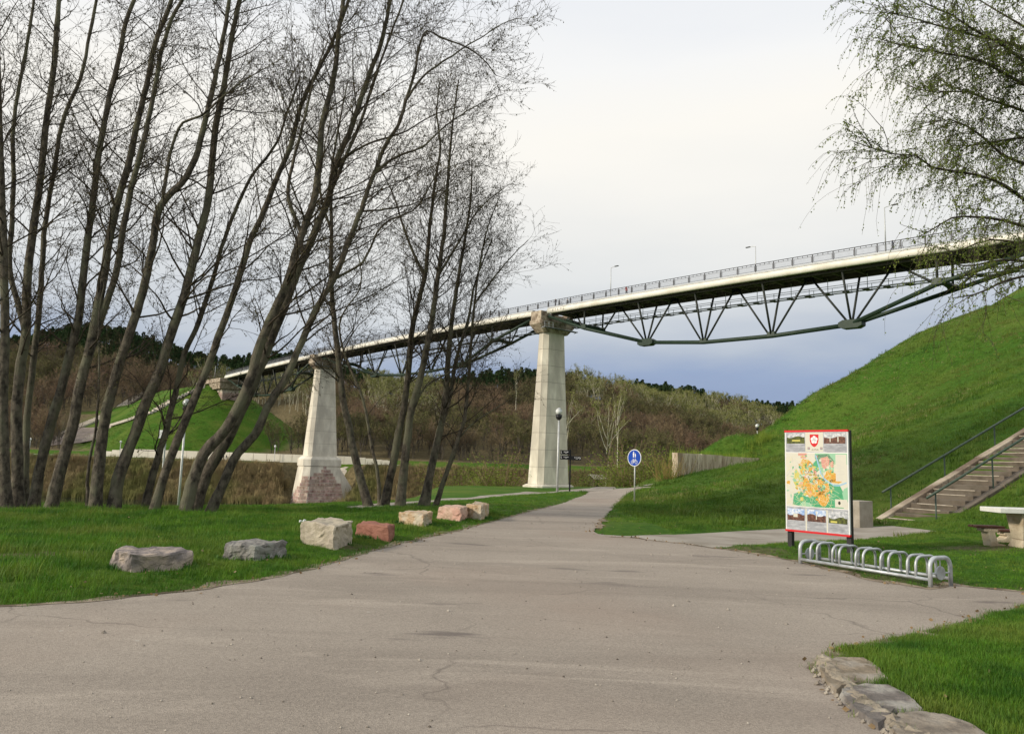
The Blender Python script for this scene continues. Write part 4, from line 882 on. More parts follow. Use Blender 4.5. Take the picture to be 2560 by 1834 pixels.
# ------------------------------------------------------------------ broken kerb stones at the lower right
KB = [([(2042,1655),(2092,1632),(2165,1634),(2200,1660),(2228,1692),(2150,1694),(2085,1715),(2060,1690)], 'worn tan kerb slab with a crumbling front edge, farthest of the three at the lawn corner', (.14,.115,.08), (.32,.26,.19)),
      ([(2100,1722),(2112,1702),(2160,1697),(2225,1702),(2262,1722),(2300,1748),(2312,1762),(2240,1768),(2190,1800),(2135,1762)], 'dark grey rounded kerb slab with lichen, middle of the three at the lawn corner', (.1,.09,.08), (.24,.21,.19)),
      ([(2215,1808),(2235,1775),(2300,1766),(2370,1772),(2430,1798),(2520,1850),(2560,1880),(2330,1890),(2260,1840)], 'broken kerb slab with a pale square end, nearest of the three at the lawn corner', (.13,.11,.09), (.33,.28,.22))]
for i, (px, lb, c1, c2) in enumerate(KB):
    P = [gr(x, y, off=.07)[:2] for x, y in px]; cen = np.mean(P, 0)
    bm = bmesh.new(); P = [np.array(p) for p in resample(P, .06)]
    lo_ = [bm.verts.new((*(p-cen), -.1)) for p in P]; hi_ = [bm.verts.new((*((p-cen)*.99), .012)) for p in P]; tp = [bm.verts.new((*((p-cen)*.92), .05)) for p in P]
    n_ = len(P); fs = []
    for L_, M_ in ((lo_, hi_), (hi_, tp)):
        for j in range(n_): bm.faces.new([L_[j], L_[(j+1) % n_], M_[(j+1) % n_], M_[j]])
    bm.faces.new(tp); bm.faces.new(lo_[::-1])
    bmesh.ops.triangulate(bm, faces=[f for f in bm.faces if len(f.verts) > 4]); bmesh.ops.subdivide_edges(bm, edges=[e for e in bm.edges if e.calc_length() > .1], cuts=3, use_grid_fill=True); bmesh.ops.triangulate(bm, faces=bm.faces[:]); bmesh.ops.subdivide_edges(bm, edges=[e for e in bm.edges if e.calc_length() > .07], cuts=2); bmesh.ops.triangulate(bm, faces=bm.faces[:])
    bmesh.ops.recalc_face_normals(bm, faces=bm.faces[:])
    for vv in bm.verts:
        p = vv.co*5+Vector((i*9, 3, 0)); edge = .8 if vv.co.z < .04 else .28
        vv.co += mnoise.noise_vector(p)*.05*edge+mnoise.noise_vector(p*3)*.022*edge+mnoise.noise_vector(p*9)*.009
    me = bpy.data.meshes.new('kerb_slab'); bm.to_mesh(me); bm.free(); me.materials.append(granite('kerb%d' % i, c1, c2, (.34, .3, .25) if i != 1 else (.36, .34, .3)))
    tag(link('kerb_slab', me, None, (cen[0], cen[1], H1(*cen))), lb, 'kerb stone', 'broken kerb slabs at the corner of the lower right lawn')
gs = []
for i in range(170):
    k = rng.integers(len(E5)+2); px = [(2060,1700),(2085,1725),(2110,1750),(2150,1780),(2190,1805),(2230,1835),(2050,1670)][rng.integers(7)]
    p = gr(px[0]+rng.normal(0, 12), px[1]+rng.normal(0, 8)); gs.append(p)
mb = MB()
for p in gs: r_ = random.uniform(.006, .022); mb.tube([(p[0]-r_, p[1], p[2]+.004), (p[0], p[1], p[2]+r_*.9), (p[0]+r_, p[1], p[2]+.004)], [r_*.5, r_, r_*.5], 5)
rub = [gr(*q_) for q_ in ((2038,1652),(2042,1668),(2058,1692),(2084,1716),(2110,1742),(2130,1765),(2165,1790),(2205,1812),(2240,1835),(2300,1870))]
rp_ = np.array(resample([q_[:2] for q_ in rub], .03, False)); dn_ = np.gradient(rp_, axis=0); dn_ = dn_/np.linalg.norm(dn_, axis=1)[:, None]; nn2 = np.c_[dn_[:, 1], -dn_[:, 0]]*-1
rows_ = []
for jx, (o2_, z2_) in enumerate(((-.03, .002), (.0, .02), (.03, .045), (.07, .055), (.11, .05), (.17, .03))):
    rr2 = []
    for q_, m_ in zip(rp_, nn2):
        w_ = q_+m_*(o2_+.03*mnoise.noise((q_[0]*14, q_[1]*14, jx*.3))); rr2.append((w_[0], w_[1], H1(*w_)+max(.0, z2_*(1+.9*mnoise.noise((q_[0]*22, q_[1]*22, jx*.8))))))
    rows_.append(rr2)
nR = len(rp_); V_ = np.array(rows_).reshape(-1, 3); F_ = np.array([[a*nR+b, a*nR+b+1, (a+1)*nR+b+1, (a+1)*nR+b] for a in range(5) for b in range(nR-1)])
tag(link('kerb_rubble', mesh_np('kerb_rubble', V_, F_, granite('rubble', (.09, .075, .055), (.48, .42, .33), (.3, .25, .19)))), 'crumbled aggregate front of the old kerb', 'rubble', kind='stuff')
tag(mb.build('gravel', granite('grit', (.3, .26, .2), (.5, .45, .38), (.2, .17, .14))), 'loose grit lying along the broken kerb', 'gravel', kind='stuff')

# ------------------------------------------------------------------ steps and handrails
A0 = np.array([12.15, 25.35]); sa = math.radians(20); U2 = np.array([math.cos(sa), math.sin(sa)]); N2 = np.array([-math.sin(sa), math.cos(sa)])   # U2 up the flight, N2 away from camera
SW = 1.72; RISE, RUN = .158, .34
def S3(u, v, z): p = A0+U2*u-N2*v; return np.array([p[0], p[1], z])       # v: 0 at the far cheek, SW at the near cheek
st = empty('outdoor_stairs', tuple(S3(0, 0, .1)), 0, 'long worn concrete stairs with low side walls climbing the grassy slope at the right edge', 'stairs'); st.location = (0, 0, 0)
SAX = (np.array([*U2, 0]), np.array([*N2, 0]), np.array([0, 0, 1.]))
cst = mat('step_concrete', (.085, .07, .052), (.165, .135, .105), 2.2, .9, .6, 25, c3=(.14, .12, .095), s3=1.3); cs2 = mat('step_edge', (.3, .26, .2), (.45, .4, .33), 5, .9)
NS = 44
for i in range(NS):
    z = .05+RISE*(i+1); mb = MB(); mb.box(S3(RUN*(i+.5)+.02, SW/2, z-.3), (RUN+.04, SW, .6), SAX); o = bevel_mod(mb.build('step', cst, st), .015)
    if i % 3 != 1: mb = MB(); mb.box(S3(RUN*i-.004, SW/2+random.uniform(-.1, .1), z-.008), (.035, SW*random.uniform(.6, .97), .03), SAX); mb.build('worn_edge', cs2, o)
for v in (-.14, SW+.14):
    for j in range(10):
        u0, u1 = -.35+j*1.53, -.35+(j+1)*1.53-.015; zz = lambda u: .05+RISE*(u/RUN)+(.2 if v < 0 else .06)
        mb = MB(); lo_ = [S3(u0, v-.14, zz(u0)-1.0), S3(u1, v-.14, zz(u1)-1.0), S3(u1, v+.14, zz(u1)-1.0), S3(u0, v+.14, zz(u0)-1.0)]; hi_ = [p+np.array([0, 0, 1.0+random.uniform(-.02, .02)]) for p in lo_]
        mb.frustum(lo_[::-1], hi_[::-1]); bevel_mod(mb.build('cheek_wall', MT['concrete_old'] if v < 0 else cst, st), .02)
for v, lb in ((-.3, 'far'), (SW+.1, 'near')):
    u_s = .5 if v < 0 else .05
    hr = empty('handrail', tuple(S3(0, 0, 0)), 0, 'green painted tube handrail on the %s side of the stairs' % ('far, uphill-left' if v < 0 else 'near, lower right'), 'handrail', 'handrails of the hillside stairs'); hr.location = (0, 0, 0)
    zz = lambda u: .05+RISE*(u/RUN)+(.87 if v < 0 else 1.0)
    mb = MB(); mb.tube([S3(u_s-.35, v, zz(u_s-.35)), S3(u_s+7, v, zz(u_s+7)), S3(14.5, v, zz(14.5))], .038, 10); mb.build('rail_tube', MT['tube_green'], hr, True)
    for u in np.arange(u_s, 14.5, 2.4):
        mb = MB(); mb.tube([S3(u, v, zz(u)-1.5), S3(u, v, zz(u))], .024, 8); mb.build('post', MT['tube_green'], hr, True)

# ------------------------------------------------------------------ picnic table and seats
WC = granite('cast_concrete', (.5, .42, .3), (.64, .56, .42), (.42, .33, .22)); WT_ = mat('table_top', (.62, .62, .58), (.74, .74, .70), 6, .7, .2, 30)
tb0 = gr(2560, 1372); tbz = H1(tb0[0], tb0[1])
tb = empty('picnic_table', (tb0[0], tb0[1], tbz), -.06, 'heavy concrete picnic table with a thick white slab top, cut by the right picture edge', 'picnic table')
D = tb0[1]; zt2 = EYE-(1267-1192)*D/1950-tbz
mb = MB(); mb.box((.28, 0, zt2-.05), (1.9, .8, .1)); bevel_mod(mb.build('table_top', WT_, tb), .012)
for yy in (-.0,):
    for x0 in (-.05, .95):
        lo_ = [(x0-.2, -.3, -.1), (x0+.2, -.3, -.1), (x0+.2, .3, -.1), (x0-.2, .3, -.1)]; mi_ = [(x0-.09, -.2, .2), (x0+.09, -.2, .2), (x0+.09, .2, .2), (x0-.09, .2, .2)]; hi_ = [(x0-.13, -.32, zt2-.102), (x0+.13, -.32, zt2-.102), (x0+.13, .32, zt2-.102), (x0-.13, .32, zt2-.102)]
        mb = MB(); mb.frustum([np.array(p) for p in lo_], [np.array(p) for p in mi_]); mb.frustum([np.array(p)+np.array([0, 0, .001]) for p in mi_], [np.array(p) for p in hi_]); bevel_mod(mb.build('leg', WC, tb), .02)
def bench(px, py, topy, L, label, rzz, flip=1):
    p = gr(px, py); z = H1(p[0], p[1]); t = empty('bench', (p[0], p[1], z), rzz, label, 'bench', 'seats at the concrete picnic table'); h = EYE-(topy-1191)*p[1]/1950-z
    for k in range(2):
        mb = MB(); mb.box((0, (-.1+.2*k), h-.025), (L, .17, .05)); bevel_mod(mb.build('seat_plank', MT['wood'], t), .01)
    mb = MB(); prof = [(-.13*flip, h-.052), (.17*flip, h-.052), (.17*flip, h-.13), (.1*flip, h-.14), (.16*flip, .12), (.32*flip, .09), (.32*flip, -.08), (.02*flip, -.08), (-.04*flip, h-.14), (-.13*flip, h-.12)]
    lo_ = [np.array([a, -.16, b_]) for a, b_ in prof]; hi_ = [np.array([a, .16, b_]) for a, b_ in prof]; n_ = len(prof)
    mb.add(lo_+hi_, [list(range(n_)), list(range(n_, 2*n_))[::-1]]+[[i, n_+i, n_+(i+1) % n_, (i+1) % n_] for i in range(n_)]); bm = bmesh.new()
    me = mb.mesh('foot', WC); bm.from_mesh(me); bmesh.ops.recalc_face_normals(bm, faces=bm.faces[:]); bm.to_mesh(me); bm.free(); bevel_mod(link('foot', me, t), .015)
bench(2468, 1369, 1310, .60, 'dark brown wooden bench seat on a hooked concrete foot, left of the picnic table', -.05)
bench(2522, 1358, 1318, .56, 'reddish brown wooden bench seat on a squat concrete foot, right up against the picnic table', -.08, -1)

# ------------------------------------------------------------------ retaining wall on the slope
wl = empty('retaining_wall', (0, 0, 0), 0, 'weathered pale concrete retaining wall with dry creepers at the foot of the slope', 'wall')
wa, wb_ = at(1694, 1131, 48), at(1932, 1147, 66); NP = 5
wallm = mat('wall_weathered', (.46, .37, .27), (.8, .7, .55), 2.2, .9, .5, 14, c3=(.34, .25, .17), s3=1.1, stretch=(1, 1, .35))
for k in range(NP):
    a = wa+(wb_-wa)*k/NP; c_ = wa+(wb_-wa)*((k+1)/NP-.004); d = (c_-a)[:2]; d = d/np.linalg.norm(d); nn_ = np.array([-d[1], d[0], 0])*.35
    zt0 = wa[2]-.0; lo_ = [np.array([a[0], a[1], -1.0]), np.array([c_[0], c_[1], -1.0])]; lo_ = lo_+[lo_[1]+nn_, lo_[0]+nn_]; jj = random.uniform(-.03, .03)
    zz_ = lambda p, f: wa[2]+(wb_[2]-wa[2])*f+jj; hi_ = [np.array([p[0], p[1], zz_(p, (k if i in (0, 3) else k+1)/NP)]) for i, p in enumerate(lo_)]
    mb = MB(); mb.frustum(lo_, hi_); mb.build('wall_panel', wallm, wl)
mb = MB()
for k in range(90):
    f = rng.random()**1.3*.85; p = wa+(wb_-wa)*f; g0 = H1(p[0], p[1]); top = wa[2]; z = g0; pts = []; d = (wb_-wa); d = d/np.linalg.norm(d); nn_ = np.array([d[1], -d[0], 0])*.04; x = 0
    hh = (top-g0)*rng.uniform(.4, 1.0)
    for j in range(5): pts.append(p+d*x+nn_+np.array([0, 0, g0-p[2]+hh*j/4])); x += rng.normal(0, .1)
    mb.tube(pts, .008, 3, cap=False)
mb.build('creeper', mat('creeper', (.16, .11, .06), (.26, .19, .11), 3), wl)['kind'] = 'stuff'
# small shed among the bushes
q = at(1490, 1206, 205); sh = empty('shed', (q[0], q[1], q[2]-1), .5, 'small shed with a pale grey roof among the green bushes beyond the lawn', 'shed')
mb = MB(); mb.box((0, 0, 1.0), (3.2, 3, 2.4)); mb.build('walls', mat('shed_wall', (.06, .045, .035), rough=.9), sh)
mb = MB(); mb.frustum([np.array(p) for p in ((-2, -2.1, 1.9), (2, -2.1, 1.9), (2, .2, 3.0), (-2, .2, 3.0))], [np.array(p) for p in ((-2, -2.1, 2.02), (2, -2.1, 2.02), (2, .2, 3.12), (-2, .2, 3.12))]); mb.frustum([np.array(p) for p in ((-2, .2, 3.0), (2, .2, 3.0), (2, 2.2, 2), (-2, 2.2, 2))], [np.array(p) for p in ((-2, .2, 3.12), (2, .2, 3.12), (2, 2.2, 2.12), (-2, 2.2, 2.12))]); mb.build('roof', mat('shed_roof', (.32, .29, .25), (.42, .38, .33), 3), sh)

# ------------------------------------------------------------------ far bank: promenade wall, lamps, mound stairs
fw = empty('promenade_wall', (0, 0, 0), 0, 'long low pale wall along the foot of the green mound across the river', 'wall')
WPX = [(240, 1127), (300, 1131), (370, 1136), (440, 1139), (520, 1143), (600, 1147), (700, 1152), (790, 1156), (860, 1158), (940, 1160), (985, 1161)]
pts = []
def on_prom(x, y, extra):
    d = ray(x, y); best = None
    for Y in np.arange(205, 330, .25):
        p = CO+d/d[1]*Y
        if sdist(p[0:1], p[1:2], FAR)[0] > extra: break
    return p
for x, y in WPX: p = on_prom(x, y, 25.2); pts.append(np.array([p[0], p[1], -.7]))
hts = np.interp([x for x, _ in WPX], [240, 300, 860, 985], [1.5, 2.9, 2.6, 1.5])
farwall = mat('far_wall', (.6, .56, .47), (.72, .68, .58), .25, .9)
for i in range(len(pts)-1):
    for k in range(3):
        a, c_ = pts[i]+(pts[i+1]-pts[i])*k/3, pts[i]+(pts[i+1]-pts[i])*((k+1)/3-.01); d = (c_-a)[:2]/np.linalg.norm((c_-a)[:2]); nn_ = np.array([-d[1], d[0], 0])*.5; h_ = hts[i]+(hts[i+1]-hts[i])*k/3
        lo_ = [a, c_, c_+nn_, a+nn_]; mb = MB(); mb.frustum(lo_, [p+np.array([0, 0, h_]) for p in lo_]); mb.build('wall_panel', farwall, fw)
P_ = [on_prom(x, y, 20.5) for x, y in [(60, 1117)]+WPX+[(1010, 1161)]]
poly = [p[:2] for p in P_]+[p[:2]+np.array([0, 3.6]) for p in P_[::-1]]
def strip(name, poly, matl, lift, kind='structure'):
    n_ = len(poly)//2; V = []; 
    a, b_ = poly[:n_], poly[n_:][::-1]
    for p, q_ in zip(a, b_):
        for t in (0, .5, 1): r_ = p+(q_-p)*t; V.append((r_[0], r_[1], H1(*r_)+lift))
    Fs = [[i*3+j, (i+1)*3+j, (i+1)*3+j+1, i*3+j+1] for i in range(n_-1) for j in (0, 1)]
    return tag(link(name, mesh_np(name, np.array(V), np.array(Fs), matl)), kind=kind)
strip('promenade_path', poly, MT['farpath'], .12)
for q, (x, y) in enumerate(((559, 1141), (566, 1141))):
    p = on_prom(x, y, 22.5+.8*q); person('person', (p[0], p[1], H1(p[0], p[1])), 1.5+q, 1.75, ['left', 'right'][q]+' one of the two people walking by the pale wall across the river', [(.03, .03, .05), (.02, .02, .025)][q], (.02, .02, .03))
for k, (x, y, lb) in enumerate(((301, 1117, 'small lamp post on the far promenade above the left end of the pale wall'), (686, 1147, 'small lamp post before the pale far wall, left of the river pier'), (72, 1139, 'small lamp post at the far left end of the promenade'))):

    p = on_prom(x, y, 24); t = empty('promenade_lamp', (p[0], p[1], H1(p[0], p[1])), 0, lb, 'street lamp', 'lamp posts on the far promenade')
    mb = MB(); mb.tube([(0, 0, 0), (0, 0, 4.3)], .1, 6); mb.build('pole', MT['galv2'], t); mb = MB(); mb.tube([(0, 0, 4.3), (0, 0, 4.6), (0, 0, 4.9), (0, 0, 5.15)], [.12, .32, .3, .05], 10); mb.build('globe', MT['globe'], t, True)
def mound_pts(pxs, off=0): return [gr(x, y, True, off) for x, y in pxs]
ms = empty('mound_stairs', (0, 0, 0), 0, 'pale stairs down the left flank of the far green mound, nearest the abutment', 'stairs', 'stairs on the far mound')
ms2 = empty('mound_stairs', (0, 0, 0), 0, 'second pale stairs on the far mound, farther left behind the trunks', 'stairs', 'stairs on the far mound')
for par, pxs in ((ms, [(524, 957), (500, 972), (470, 985), (430, 1003), (390, 1027), (372, 1036), (330, 1050), (280, 1065), (240, 1090), (190, 1120)]), (ms2, [(400, 963), (360, 985), (330, 1000), (295, 1022), (250, 1046), (200, 1066), (160, 1085)])):
    P = mound_pts(pxs); fine = []
    for a, c_ in zip(P[:-1], P[1:]): n_ = max(2, int(np.linalg.norm(c_-a)/1.1)); fine += [a+(c_-a)*j/n_ for j in range(n_)]
    fine = fine[:170]
    for a, c_ in zip(fine[:-1], fine[1:]):
        d = (c_-a)[:2]; L = np.linalg.norm(d); d = d/L; mb = MB(); mid = (a+c_)/2; zz_ = max(H1(a[0], a[1]), H1(c_[0], c_[1]))
        mb.box((mid[0], mid[1], zz_+.0), (L, 3.2, .9), (np.array([*d, 0]), np.array([-d[1], d[0], 0]), np.array([0, 0, 1.]))); mb.build('step', MT['farpath'], par)
pv = [gr(x, y, True) for x, y in ((105, 1118), (150, 1112), (200, 1108), (240, 1100), (262, 1092), (262, 1068), (220, 1070), (190, 1068), (150, 1085), (110, 1100))]
sheet_poly = [p[:2] for p in pv]
strip('mound_terrace', sheet_poly, mat('terrace_paving', (.2, .16, .13), (.27, .22, .19), .5, .9), .25)
# white camera box on a post by the trees
q = at(400, 1262, 40); cbx = empty('camera_post', (q[0], q[1], H1(q[0], q[1])), 0, 'thin post with a small white box on top, behind the fifth leaning trunk', 'post')
hz_ = at(393, 1090, 40)[2]-H1(q[0], q[1]); mb = MB(); mb.tube([(0, 0, 0), (0, 0, hz_)], .05, 6); mb.build('post', MT['galv2'], cbx); mb = MB(); mb.box((-.12, 0, hz_+.1), (.36, .3, .42)); bevel_mod(mb.build('box', MT['white'], cbx), .03)
# ================================================================== vegetation
def tubes(P, R, S=3):
    """N paths of K points -> verts, quads"""
    P = np.asarray(P, float); Nn, K, _ = P.shape; T = np.gradient(P, axis=1) if K > 2 else np.repeat((P[:, 1:]-P[:, :1]), 2, 1)
    T /= np.linalg.norm(T, axis=2, keepdims=True)+1e-9
    ref = np.where(np.abs(T[:, :1, 2:3]) > .9, np.array([[[1., 0, 0]]]), np.array([[[0, 0, 1.]]]))
    n1 = np.cross(T, ref); n1 /= np.linalg.norm(n1, axis=2, keepdims=True)+1e-9; n2 = np.cross(T, n1)
    a = 2*np.pi*np.arange(S)/S
    V = P[:, :, None]+R[:, :, None, None]*(np.cos(a)[None, None, :, None]*n1[:, :, None]+np.sin(a)[None, None, :, None]*n2[:, :, None])
    I = np.arange(Nn*K*S).reshape(Nn, K, S); J = np.roll(I, -1, 2)
    Fq = np.stack([I[:, :-1], J[:, :-1], J[:, 1:], I[:, 1:]], -1).reshape(-1, 4)
    return V.reshape(-1, 3), Fq
def join(parts):
    V, Fs, o = [], [], 0
    for v, f in parts: V.append(v); Fs.append(f+o); o += len(v)
    return np.concatenate(V), Fs
def unit(v): return v/(np.linalg.norm(v, axis=-1, keepdims=True)+1e-9)
def grow(p0, d0, L, K, wig=.18, up=.0, r=rng, down=0.):
    """vectorised: start points, directions, lengths -> N x K x 3"""
    n = len(p0); P = np.zeros((n, K, 3)); P[:, 0] = p0; d = unit(d0); st = (L/(K-1))[:, None]
    for k in range(1, K):
        d = unit(d+r.normal(0, wig, (n, 3))+np.array([0, 0, up-down])); P[:, k] = P[:, k-1]+d*st
    return P
def sample(P, t):
    """points and tangents at parameter t (0..1) along each path (arrays of same N)"""
    K = P.shape[1]; x = np.clip(t, 0, .9999)*(K-1); i = x.astype(int); f = (x-i)[:, None]; n = np.arange(len(P))
    a, b = P[n, i], P[n, i+1]; return a+(b-a)*f, unit(b-a)
def perp(d, r=rng):
    v = r.normal(0, 1, d.shape); v -= d*(v*d).sum(-1, keepdims=True); return unit(v)
def spline(pts, n):
    P = np.array(pts, float); d = np.r_[0, np.cumsum(np.linalg.norm(np.diff(P, axis=0), axis=1))]; x = np.linspace(0, d[-1], n)
    m = np.gradient(P, d, axis=0); o = np.zeros((n, 3)); i = np.clip(np.searchsorted(d, x, 'right')-1, 0, len(d)-2); h = d[i+1]-d[i]; t = ((x-d[i])/h)[:, None]; h = h[:, None]
    o = (2*t**3-3*t**2+1)*P[i]+(t**3-2*t**2+t)*h*m[i]+(-2*t**3+3*t**2)*P[i+1]+(t**3-t**2)*h*m[i+1]; return o
def crosses(c, s, d=None, r=rng, wf=.28):
    """small two-triangle drops hanging (catkins, buds) or leaves: one quad each"""
    n = len(c); u = unit(r.normal(0, 1, (n, 3))*np.array([1, 1, .35])) if d is None else d
    w_ = perp(u, r); a = s[:, None]
    V = np.stack([c-w_*a*.5, c+u*a*.5, c+w_*a*.5, c+u*a*1.4], 1) if False else np.stack([c, c+u*a*.5+w_*a*wf, c+u*a, c+u*a*.5-w_*a*wf], 1)
    return V.reshape(-1, 3), np.arange(n*4).reshape(n, 4)

def tree_group(name, stems, label, bark, group, crown=1.0, cat='tree', leaf=None, lean=(.0, 0, .0), t0=.28, seed=1, L1=3.2, n1=26, twig_r=.0036, tops=None, catk=2.2):
    """stems: list of (points 3D, r0, r1, branch_start). One tree: trunk parts, branches, crown of twigs."""
    r = np.random.default_rng(seed); base = np.array(stems[0][0][0]); t = empty(name, tuple(base), 0, label, cat, group)
    B1, R1 = [], []; tw, ck = [], []
    for k, (pts, r0, r1, bs) in enumerate(stems):
        n = max(14, int(len(pts)*4)); P = spline(pts, n); Ls = np.linalg.norm(np.diff(P, axis=0), axis=1).sum()
        f = np.linspace(0, 1, n); R = r0+(r1-r0)*f**.9; 
        if k == 0: R = R*(1+.35*np.exp(-f*Ls/.35))
        R = R*(1+r.normal(0, .03, n)); P = P+r.normal(0, .006, P.shape)*(f[:, None] > .02)
        V, Fq = tubes(P[None], R[None], 11 if r0 > .07 else 7)
        link('trunk' if k == 0 else 'limb', mesh_np('trunk', V-base, Fq, bark, True), t)
        # first order branches
        nb = max(4, int(n1*Ls/14*(1-bs)*crown*(1 if k == 0 else .9))); tt = bs+(1-bs)*r.random(nb)**.85; p, d = sample(np.repeat(P[None], nb, 0), tt)
        q = perp(d, r); q[:, 2] *= .5; dd_ = unit(d*r.uniform(.45, .95, (nb, 1))+q*r.uniform(.6, 1.05, (nb, 1))+np.array(lean)*r.uniform(.3, 1, (nb, 1)))
        L = L1*r.uniform(.35, 1.1, nb)*(1.12-.75*np.clip((tt-bs)/(1-bs), 0, 1))*(.75 if k else 1)*np.clip((tt-bs)/(1-bs)*4+.45, 0, 1)
        B1.append(grow(p, dd_, L, 9, .13, .05, r)); rr = np.clip(np.interp(tt, f, R)*.27, .006, .032)[:, None]*np.linspace(1, .22, 9)[None]; R1.append(rr)
    P1_, R1_ = np.concatenate(B1), np.concatenate(R1); V, Fq = tubes(P1_, R1_, 5)
    big = np.argsort(-R1_[:, 0])[:6]; rest = np.setdiff1d(np.arange(len(P1_)), big)
    for i in big: v_, f_ = tubes(P1_[i:i+1], R1_[i:i+1], 6); link('branch', mesh_np('branch', v_-base, f_, MT['barkdark'], True), t)
    parts = [tubes(P1_[rest], R1_[rest], 5)]
    L1s = np.linalg.norm(np.diff(P1_, axis=1), axis=2).sum(1)
    # second order
    m = np.maximum(3, (L1s*3.7).astype(int)); i1 = np.repeat(np.arange(len(P1_)), m); tt = .15+.85*r.random(len(i1)); p, d = sample(P1_[i1], tt)
    q = perp(d, r); q[:, 2] *= .6; P2 = grow(p, unit(d*.75+q*.75+np.array(lean)*.3), r.uniform(.5, 1.75, len(i1))*(1.1-.5*tt), 5, .16, .03, r); rr = np.clip(R1_[i1, 4]*.5, .004, .008)[:, None]*np.linspace(1, .5, 5)[None]
    parts.append(tubes(P2, rr, 3))
    # third order twigs
    i2 = np.repeat(np.arange(len(P2)), r.integers(3, 8, len(P2))); tt = .2+.8*r.random(len(i2)); p, d = sample(P2[i2], tt); q = perp(d, r)
    P3 = grow(p, unit(d*.7+q*.7), r.uniform(.15, .6, len(i2)), 3, .2, 0, r); parts.append(tubes(P3, np.full(P3.shape[:2], twig_r)*np.array([1, .9, .6]), 3))
    Vv, Ff = join(parts); link('twigs', mesh_np('twigs', Vv-base, Ff, MT['twig']), t).__setitem__('kind', 'stuff')
    # catkins and buds
    i3 = r.integers(0, len(P3), int(len(P3)*catk)); p, d = sample(P3[i3], r.random(len(i3)))
    dn = unit(np.c_[r.normal(0, .35, len(p)), r.normal(0, .35, len(p)), -np.ones(len(p))*(1 if leaf is None else .4)]); V, Fq = crosses(p, r.uniform(.028, .065, len(p)), dn, r, .25)
    link('catkins' if leaf is None else 'leaves', mesh_np('catkins', V-base, Fq, leaf or MT['catkin']), t).__setitem__('kind', 'stuff')
    return t

